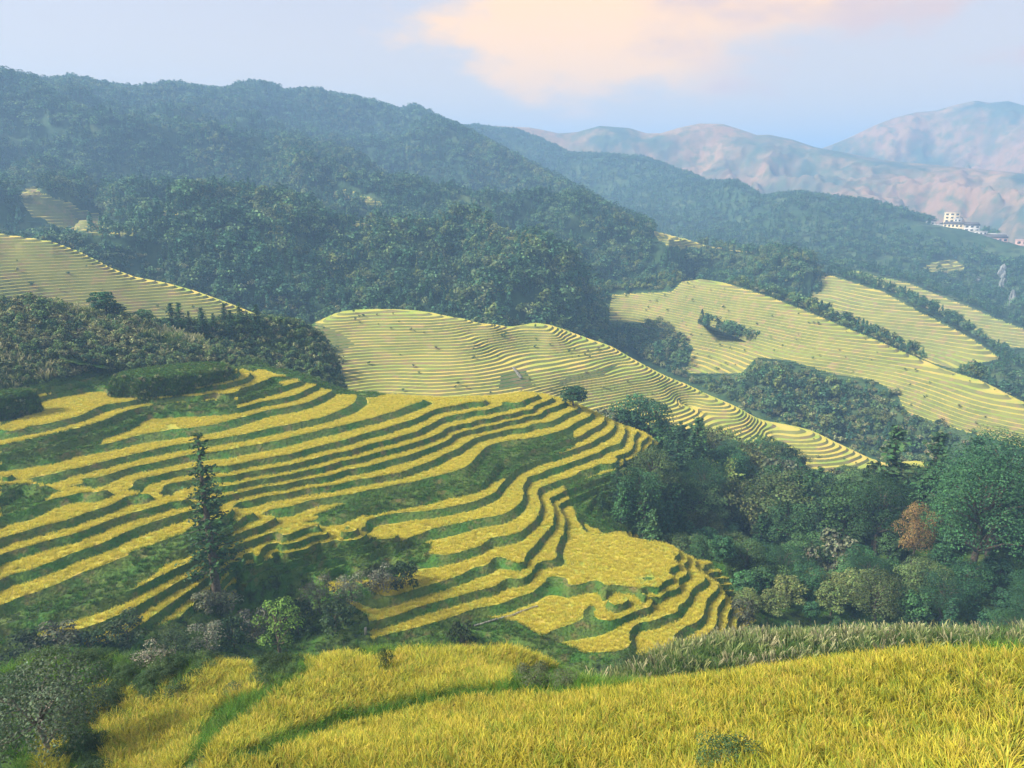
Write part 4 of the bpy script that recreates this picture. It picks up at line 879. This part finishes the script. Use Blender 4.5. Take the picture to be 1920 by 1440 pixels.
# --- bushes one can single out on the spur and round the closest fields
for px, pyb, pyt, w_, k, kd, lab in (
    (600,1150,1085,.9,0,'flowering','pale flowering bush below the green ledge'), (660,1130,1075,.9,0,'flowering','pale flowering bush under the bank, near the sharp corner'), (720,1110,1062,1.,0,'flowering','pale bush beneath the corner of the green bank'),
    (760,1100,1050,1.,1,'bush','dark bush where the path climbs by the bank corner'), (630,1185,1130,1.,1,'bush','dark green bush left of the stone post'), (560,1190,1130,1.,1,'bush','dark bush right behind the feathery sapling'),
    (480,1200,1140,1.1,0,'flowering','pale flecked bush at the foot of the slim tree'), (440,1215,1160,1.,1,'bush','dark bush below the pale flecked one'), (390,1215,1165,1.1,0,'flowering','pale flecked bush above the rice lobe'),
    (330,1235,1180,1.1,0,'bush','green bush above the two small rice lobes'), (290,1255,1205,1.1,0,'flowering','silvery bush over the lobed rice field'), (505,1262,1225,1.2,1,'bush','low dark bush at the foot of the sapling'),
    (420,1150,1110,1.2,2,'bush','brownish bush round the base of the slim tree'), (385,1145,1108,1.2,2,'bush','brownish bush left of the slim tree base'), (240,1200,1150,1.4,0,'bush','green bush on the lower slope of the spur'),
    (110,1215,1165,1.5,2,'bush','tawny topped bush on the lower left slope'), (60,1240,1185,1.4,1,'bush','dark bush under the tawny topped one'), (170,1240,1190,1.4,1,'bush','dark bush between the tawny one and the spur'),
    (30,1330,1270,1.5,1,'bush','dark bush left of the pale trunked tree'), (160,1350,1290,1.3,1,'bush','dark bush right of the pale trunked tree'), (20,1400,1350,1.4,0,'bush','green bush in the bottom left corner'), (150,1410,1360,1.2,1,'bush','dark bush against the edge of the lobed field'),
    (865,1222,1165,.75,0,'bush','upright leafy shrub behind the closest field edge'), (725,1262,1212,.5,0,'bush','slim green shrub standing in the rice'), (1175,1262,1215,1.,1,'bush','round dark bush at the foot of the nose field'),
    (440,1312,1282,1.4,1,'bush','dark bush on the bank between lobed and closest field'), (1000,1290,1246,1.3,2,'bush','low grey green mound of scrub in the closest field'), (1060,1292,1258,1.3,2,'bush','right half of the low scrub mound in the rice'),
    (1360,1450,1385,1.5,0,'bush','thin leafy shrub at the bottom edge of the closest rice'), (700,1095,1060,1.2,0,'bush','green bush on the bank below the two long ledges')):
    stand(kd, k, px, pyb, pyt, 'bush' if kd == 'bush' else 'flowering_bush', lab, wide=w_*.8, cat='bush', crown='leaves')

x, y = sample(-150, 640, 226, 300, .7); z, Nn, b = hill_z(hill, x, y); px, py = project(x, y, z+1)
ok = (b < .2)&(Nn < -1.0); x, y, z = x[ok], y[ok], z[ok]
scatter('scrub', brush_p, np.c_[x, y, z-.6], RNG.uniform(1.2, 3.0, len(x))*(1+.9*fbm(x/14, y/14, 2)), RNG.uniform(0, 6.28, len(x)), label='mixed scrub covering the reedy hill above the shelf', category='scrub')
x, y = sample(-150, 640, 232, 300, 1.1); z, Nn, b = hill_z(hill, x, y); dd = np.hypot(x, y)
ok = (b < .2)&(Nn < -3.0)&((fbm(x/12, y/12, 2) > .05)|(dd > 262)); x, y, z = x[ok], y[ok], z[ok]
scatter('reeds', reed_p, np.c_[x, y, z-.1], RNG.uniform(1.8, 3.2, len(x)), RNG.uniform(0, 6.28, len(x)), label='pale plumed reeds along the crest of the scrub hill', category='reeds')
x, y = sample(120, 760, 242, 330, .8); z = shoulder.at(x, y); ok = np.hypot(x, y) < 330
scatter('scrub', brush_p[:1]+brush_p[3:]+brush_p[1:2], np.c_[x, y, z-.5], RNG.uniform(1.6, 3.6, len(x)), RNG.uniform(0, 6.28, len(x)), label='dark scrub on the shoulder behind the reedy hill', category='scrub')

x, y = sample(-60, 640, 42, 112, .9); z = near.at(x, y); zh = hill.at(x, y); hh = np.hypot(x, y); px, py = project(x, y, z+.8)
ok = (~any_inside(NEAR_RICE, px, py))&(~any_inside(NEAR_NOT, px, py))&(fbm(x/6, y/6, 2) > -.25)
pt = project(x, y, z+1.8); ok &= ~any_inside(NEAR_RICE, *pt); x, y, z = x[ok], y[ok], np.maximum(z, np.where(hh > 64, zh, -1e9))[ok]
fine_p = [bpy.data.objects.new('fine', TREES['bushfine'][k][1]) for k in (0, 1, 1)]
scatter('undergrowth', fine_p, np.c_[x, y, z-.3], RNG.uniform(.9, 1.9, len(x)), RNG.uniform(0, 6.28, len(x)), label='dark undergrowth in the gully left of the closest rice', category='undergrowth')

# --- woods on the far slopes
OPEN = STEP_F+H1P+H2P+H3P+H4P+PATCH_M+[[(-300,420),(0,430),(60,434),(140,448),(190,468),(240,498),(280,514),(340,527),(390,542),(440,562),(500,588),(480,600),(0,600),(-300,660)]]
def wood(name, land, px0, px1, d0, d1, dens, hgt, label, protos, test=None, keep=None, tops=None):
    x, y = sample(px0, px1, d0, d1, dens); z = land.at(x, y); h = RNG.uniform(*hgt, len(x))*(1+.35*fbm(x/60, y/60, 2))
    pxb, pyb = project(x, y, z); pxt, pyt = project(x, y, z+h)
    b = land.at(x, y, land.b) if hasattr(land, 'b') else 0
    ok = (b < .25)&visible(pxb, pyt, 40)
    for p in (test or []): ok &= ~(inside(p, pxt, pyt)|inside(p, pxb, pyb))
    for p in (tops or []): ok &= ~inside(p, pxt, pyt)
    if keep is not None: ok &= keep(x, y, pxb, pyb)
    x, y, z, h = x[ok], y[ok], z[ok], h[ok]
    return scatter(name, protos, np.c_[x, y, z-.5], np.c_[h*RNG.uniform(.8, 1.35, len(x)), h*RNG.uniform(.8, 1.35, len(x)), h], RNG.uniform(0, 6.28, len(x)), label=label, category='wood')
patchy = lambda s_, t_: (lambda x, y, px, py: fbm(x/s_+9, y/s_+4, 3) > t_)
wood('distant_wood', mount, -150, 1560, 430, 1000, .022, (7, 13), 'understorey filling the lower mountainside wood', wood_p, tops=PATCH_M+H1P)
wood('distant_wood', mount, -150, 1560, 430, 2000, .022, (8, 15), 'dark wood covering the long mountainside', wood_p, tops=PATCH_M+H1P)
wood('distant_wood', mount, -150, 1560, 430, 1700, .022, (7, 12), 'paler bamboo groves on the mountainside', light_p, keep=patchy(110., .06), tops=PATCH_M+H1P)
VILL = [[(1680,398),(1715,402),(1750,408),(1775,385),(1812,385),(1832,415),(1850,428),(1885,436),(1930,445),(1930,478),(1890,474),(1845,456),(1750,437),(1725,424),(1680,416)]]
wood('distant_wood', mid, 820, 2100, 860, 2600, .015, (7, 13), 'blue hazed wood on the village ridge', wood_p, tops=VILL)
wood('scrub', h1, 1380, 2000, 382, 560, .06, (3, 6), 'pale green scrub in the valley under the nearest spur', brush_p+light_p[:1], keep=lambda x, y, px, py: py > 740)
wood('scrub', farhill, 1380, 2000, 395, 520, .06, (3, 6), 'scrub behind the tail of the distant terraces', brush_p+light_p[:1], keep=lambda x, y, px, py: py < 900)
wood('distant_wood', h1, 1080, 2100, 380, 880, .030, (5, 11), 'wood below the nearest terraced spur', wood_p+light_p[:1], test=STEP_F, tops=H1P)
wood('distant_wood', h2, 1300, 2100, 560, 1090, .026, (5, 10), 'wood between the second and third terraced spurs', wood_p, tops=H2P)
wood('distant_wood', h3, 1360, 2100, 740, 1290, .022, (6, 11), 'wood behind the third terraced spur', wood_p, tops=H3P)
wood('scrub', h1, 1100, 1800, 400, 760, .06, (2.5, 5), 'low scrub along the foot of the nearest terraced spur', brush_p+light_p[:1], test=STEP_F, tops=H1P)
wood('distant_wood', left_terr, -150, 640, 350, 560, .05, (3, 6), 'low scrub under the left terraced hill', brush_p)
wood('distant_wood', farhill, 640, 2080, 288, 515, .022, (5, 11), 'trees at the foot of the distant terraced hill', wood_p+light_p, test=STEP_F+[[(600,740),(1240,740),(1240,830),(600,830)]])
for land_, a_, b_, d0_, d1_, nm_ in ((farhill, 600, 1700, 325, 440, 'small weeds and bushes dotted over the distant terraces'), (h1, 1130, 1960, 440, 760, 'small bushes dotted over the nearest terraced spur'), (left_terr, -40, 520, 380, 490, 'small bushes dotted over the left terraced hill')):
    x, y = sample(a_, b_, d0_, d1_, .006); z = land_.at(x, y); ok = land_.at(x, y, land_.b) > .6
    scatter('weeds', brush_p[:2]+brush_p[3:], np.c_[x[ok], y[ok], z[ok]-.3], RNG.uniform(1.0, 2.6, ok.sum()), RNG.uniform(0, 6.28, ok.sum()), label=nm_, category='weeds')
wood('scrub', mount, 0, 660, 440, 700, .05, (3, 6), 'grey brown scrub above the left terraced hill', brush_p, keep=lambda x, y, px, py: (py > 430+px*.18)&(px < 650))
wood('scrub', h1, 1120, 1400, 480, 740, .05, (4, 8), 'pale scrub across the terraced spur face', brush_p+light_p, keep=lambda x, y, px, py: any_inside([[(1220,600),(1300,590),(1330,610),(1290,650),(1230,690),(1190,660)]], px, py))
# ================================================================== VILLAGE AND SMALL THINGS
def box(x0, x1, y0, y1, z0, z1):
    V = np.array([(x, y, z) for x in (x0, x1) for y in (y0, y1) for z in (z0, z1)], float)
    return V, np.array([(0,1,3),(0,3,2),(4,6,7),(4,7,5),(0,4,5),(0,5,1),(2,3,7),(2,7,6),(0,2,6),(0,6,4),(1,5,7),(1,7,3)])
M['plaster'] = material('plaster', (.50, .49, .46), vary=[((.36, .35, .33), .45, .65, .25)]); M['cream'] = material('cream_plaster', (.62, .52, .34)); M['pink'] = material('pink_brick', (.48, .32, .27)); M['roof'] = material('roof_tiles', (.10, .09, .09)); M['pane'] = material('dark_pane', (.04, .05, .07), rough=.2, spec=.5)
M['stone'] = material('pale_stone', (.30, .29, .25), vary=[((.14, .14, .11), .45, .6, 2.)], bump=.05, bump_scale=6)
def house(px, py, wpx, hpx, d, floors, bays, mat, roof, label, depth=9.):
    x, y, z = at_d(px, py, d); x, y = float(x), float(y); g = float(mid.at(x, y)); sc = math.hypot(d, 0)/FPX/ (1/math.sqrt(1+((px-960)/FPX)**2)) 
    w = wpx*sc*.9; h = hpx*sc*.95; z = float(z)-h
    root = link('house', None, loc=(x, y, z), label=label, category='house'); root.rotation_euler = (0, 0, -math.atan2(x, y)+random.uniform(-.2, .2))
    V, T = box(-w/2, w/2, -depth/2, depth/2, -12, h); link('wall', new_mesh('wall', V, T, mat), root)
    if roof == 'hip':
        rh = h*.22; V = np.array([(-w/2-.8, -depth/2-.8, h), (w/2+.8, -depth/2-.8, h), (w/2+.8, depth/2+.8, h), (-w/2-.8, depth/2+.8, h), (-w/2+depth*.3, 0, h+rh), (w/2-depth*.3, 0, h+rh)])
        link('roof', new_mesh('roof', V, np.array([(0,1,5),(0,5,4),(1,2,5),(2,3,4),(2,4,5),(3,0,4),(0,2,1),(0,3,2)]), M['roof']), root)
    else:
        V, T = box(-w/2-.4, w/2+.4, -depth/2-.4, depth/2+.4, h, h+.7); link('roof', new_mesh('roof', V, T, mat), root)
    fh = h/floors; bw = w/bays; V, T = box(-bw*.26, bw*.26, -.12, .1, 0, fh*.5); wm = new_mesh('window', V, T, M['pane'])
    for f in range(floors):
        for k in range(bays):
            link('window', wm, root, loc=(-w/2+bw*(k+.5), -depth/2, fh*(f+.28)))
    return root
for a in ((1693,408,20,11,1470,2,3,'plaster','flat','small white house alone at the left end of the village'),
          (1737,414,26,14,1440,2,4,'plaster','hip','grey house half sunk in trees left of the hotel'),
          (1786,399,20,18,1440,4,3,'cream','flat','sunlit cream house on top of the village knoll'),
          (1797,410,9,14,1436,3,2,'plaster','flat','narrow white house pressed against the cream one'),
          (1766,422,24,16,1405,3,4,'plaster','flat','white curved end block of the long hotel'),
          (1795,420,36,15,1400,3,7,'cream','hip','long pale hotel with rows of dark windows'),
          (1823,422,20,18,1395,4,3,'plaster','hip','white block right against the long hotel'),
          (1839,434,16,16,1385,3,3,'plaster','flat','white house stepping down below the hotel'),
          (1861,445,38,18,1370,3,6,'pink','hip','pink brick house with a dark roof'),
          (1872,439,24,10,1385,2,4,'plaster','flat','white upper house behind the pink brick one'),
          (1900,464,14,12,1350,2,2,'plaster','flat','small white house left of the last one'),
          (1916,450,14,13,1350,2,2,'pink','flat','red brick house at the edge of the village'),
          (1915,465,24,14,1330,2,4,'plaster','hip','white house lowest in the village')):
    house(a[0], a[1], a[2], a[3], a[4], a[5], a[6], M[a[7]], a[8], a[9])
# pale rock faces in the far wood
def rock(px, py, wpx, hpx, land, name, label, mat='stone', seed=0):
    x, y, z, d = hit(px, py+hpx/2, [land]); r = np.random.default_rng(seed); sc = d/FPX
    bm = bpy.data.meshes.new(name); import bmesh
    b = bmesh.new(); bmesh.ops.create_icosphere(b, subdivisions=3, radius=.5)
    for v_ in b.verts:
        n = float(fbm(np.array(v_.co.x*3+seed), np.array(v_.co.z*3+v_.co.y*2), 3)); v_.co *= 1+n*1.3
        v_.co.x *= wpx*sc; v_.co.z *= hpx*sc*1.3; v_.co.y *= wpx*sc*.6
    b.to_mesh(bm); b.free(); bm.materials.append(M[mat]); return link(name, bm, loc=(x, y+wpx*sc*.3, z+hpx*sc*.4), label=label, category='rock')
M['scar'] = material('bare_rock', (.22, .24, .23), vary=[((.35, .36, .36), .45, .6, .1)])
for i, (px, py, w_, h_, lab) in enumerate(((1880, 512, 12, 20, 'pale rock face highest in the far wood, below the village'), (1880, 538, 12, 18, 'pale rock face under the highest one'), (1897, 562, 9, 20, 'narrow pale rock face lowest in the far wood'), (1835, 524, 9, 7, 'small pale rock left of the two big rock faces'))):
    rock(px, py, w_, h_, mid, 'rock_face', lab, 'scar', i)
# stone ledge, post and steps on the terraces
def ledge(pts, lands, name, label, cat, wd=.5, ht=.8, lift=0., n=40):
    """a dry stone ledge: single stones laid end to end along the line"""
    root = None; P = [hit(px, py, lands)[:3] for px, py in pts]; P = np.array(P); s_ = np.r_[0, np.cumsum(np.linalg.norm(np.diff(P, axis=0), axis=1))]
    root = link(name, None, loc=tuple(P[0]), label=label, category=cat)
    V, T = box(-.5, .5, -.5, .5, -.5, .5); V = V*(1+RNG.uniform(-.12, .12, V.shape)); sm = new_mesh('stone', V, T, M['stone'])
    for k in range(n):
        t = (k+.5)/n*s_[-1]; p = [float(np.interp(t, s_, P[:, j])) for j in range(3)]; q = [float(np.interp(t+.2, s_, P[:, j])) for j in range(3)]
        o = link('stone', sm, root); o.location = (p[0]-P[0][0], p[1]-P[0][1], p[2]-P[0][2]+lift+random.uniform(-.05, .05)); o.rotation_euler = (random.uniform(-.1, .1), random.uniform(-.1, .1), math.atan2(q[1]-p[1], q[0]-p[0])+random.uniform(-.1, .1))
        o.scale = (s_[-1]/n*random.uniform(.85, 1.05), wd*random.uniform(.8, 1.2), ht*random.uniform(.8, 1.2))
ledge([(888, 1176), (920, 1166), (960, 1156), (985, 1146), (1008, 1138)], [hill], 'stone_ledge', 'grey stone ledge under the bank of the lower terraces', 'wall', .28, .34, .2, 50)
ledge([(962, 692), (968, 700), (977, 712)], [farhill], 'stone_steps', 'pale stone steps slanting down the distant terraced hill', 'steps', 1.3, .5, .8, 14)
x, y, z, d = hit(686, 1190, [hill, near])
V, T = box(-.22, .22, -.2, .2, -.3, 1.5); V = V*(1+RNG.uniform(-.1, .1, V.shape)); link('stone_post', new_mesh('stone_post', V, T, M['stone']), loc=(x, y, z), label='short grey stone post by the path below the spur', category='post')
M['sheet'] = material('white_sheet', (.75, .76, .74)); x, y, z = at_d(264, 703, math.hypot(*map(float, at_z(264, 738, Z0)))+4.5); x, y, z = float(x), float(y), float(z)-.25
V, T = box(-1.0, 1.0, -.5, .5, 0, .15); V[:, 2] += RNG.uniform(-.08, .08, 8); link('plastic_sheet', new_mesh('plastic_sheet', V, T, M['sheet']), loc=(x, y, z+.3), label='white plastic sheet lying on the round grassy mound', category='sheet')
# ------------------------------------------------------------------ haze
if HAZE_ON:
    hx0, hx1, hy0, hy1, hz0, hz1 = -9000, 9500, -400, 9500, -421.0, 264.0
    V = np.array([(x, y, z) for x in (hx0, hx1) for y in (hy0, hy1) for z in (hz0, hz1)], float)
    me = bpy.data.meshes.new('haze'); me.from_pydata(V.tolist(), [], [(0,1,3,2),(4,6,7,5),(0,4,5,1),(2,3,7,6),(0,2,6,4),(1,5,7,3)]); me.update()
    hm = bpy.data.materials.new('haze'); hm.use_nodes = True; t = hm.node_tree; t.nodes.clear()
    out = N('ShaderNodeOutputMaterial', t); pv = N('ShaderNodeVolumePrincipled', t); t.links.new(pv.outputs[0], out.inputs['Volume'])
    pv.inputs['Color'].default_value = (.36, .62, 1.0, 1); pv.inputs['Density'].default_value = HAZE_DENSITY; pv.inputs['Anisotropy'].default_value = 0.1
    me.materials.append(hm); link('haze', me, kind='stuff', label='thin blue valley haze fading the far mountains', category='haze')
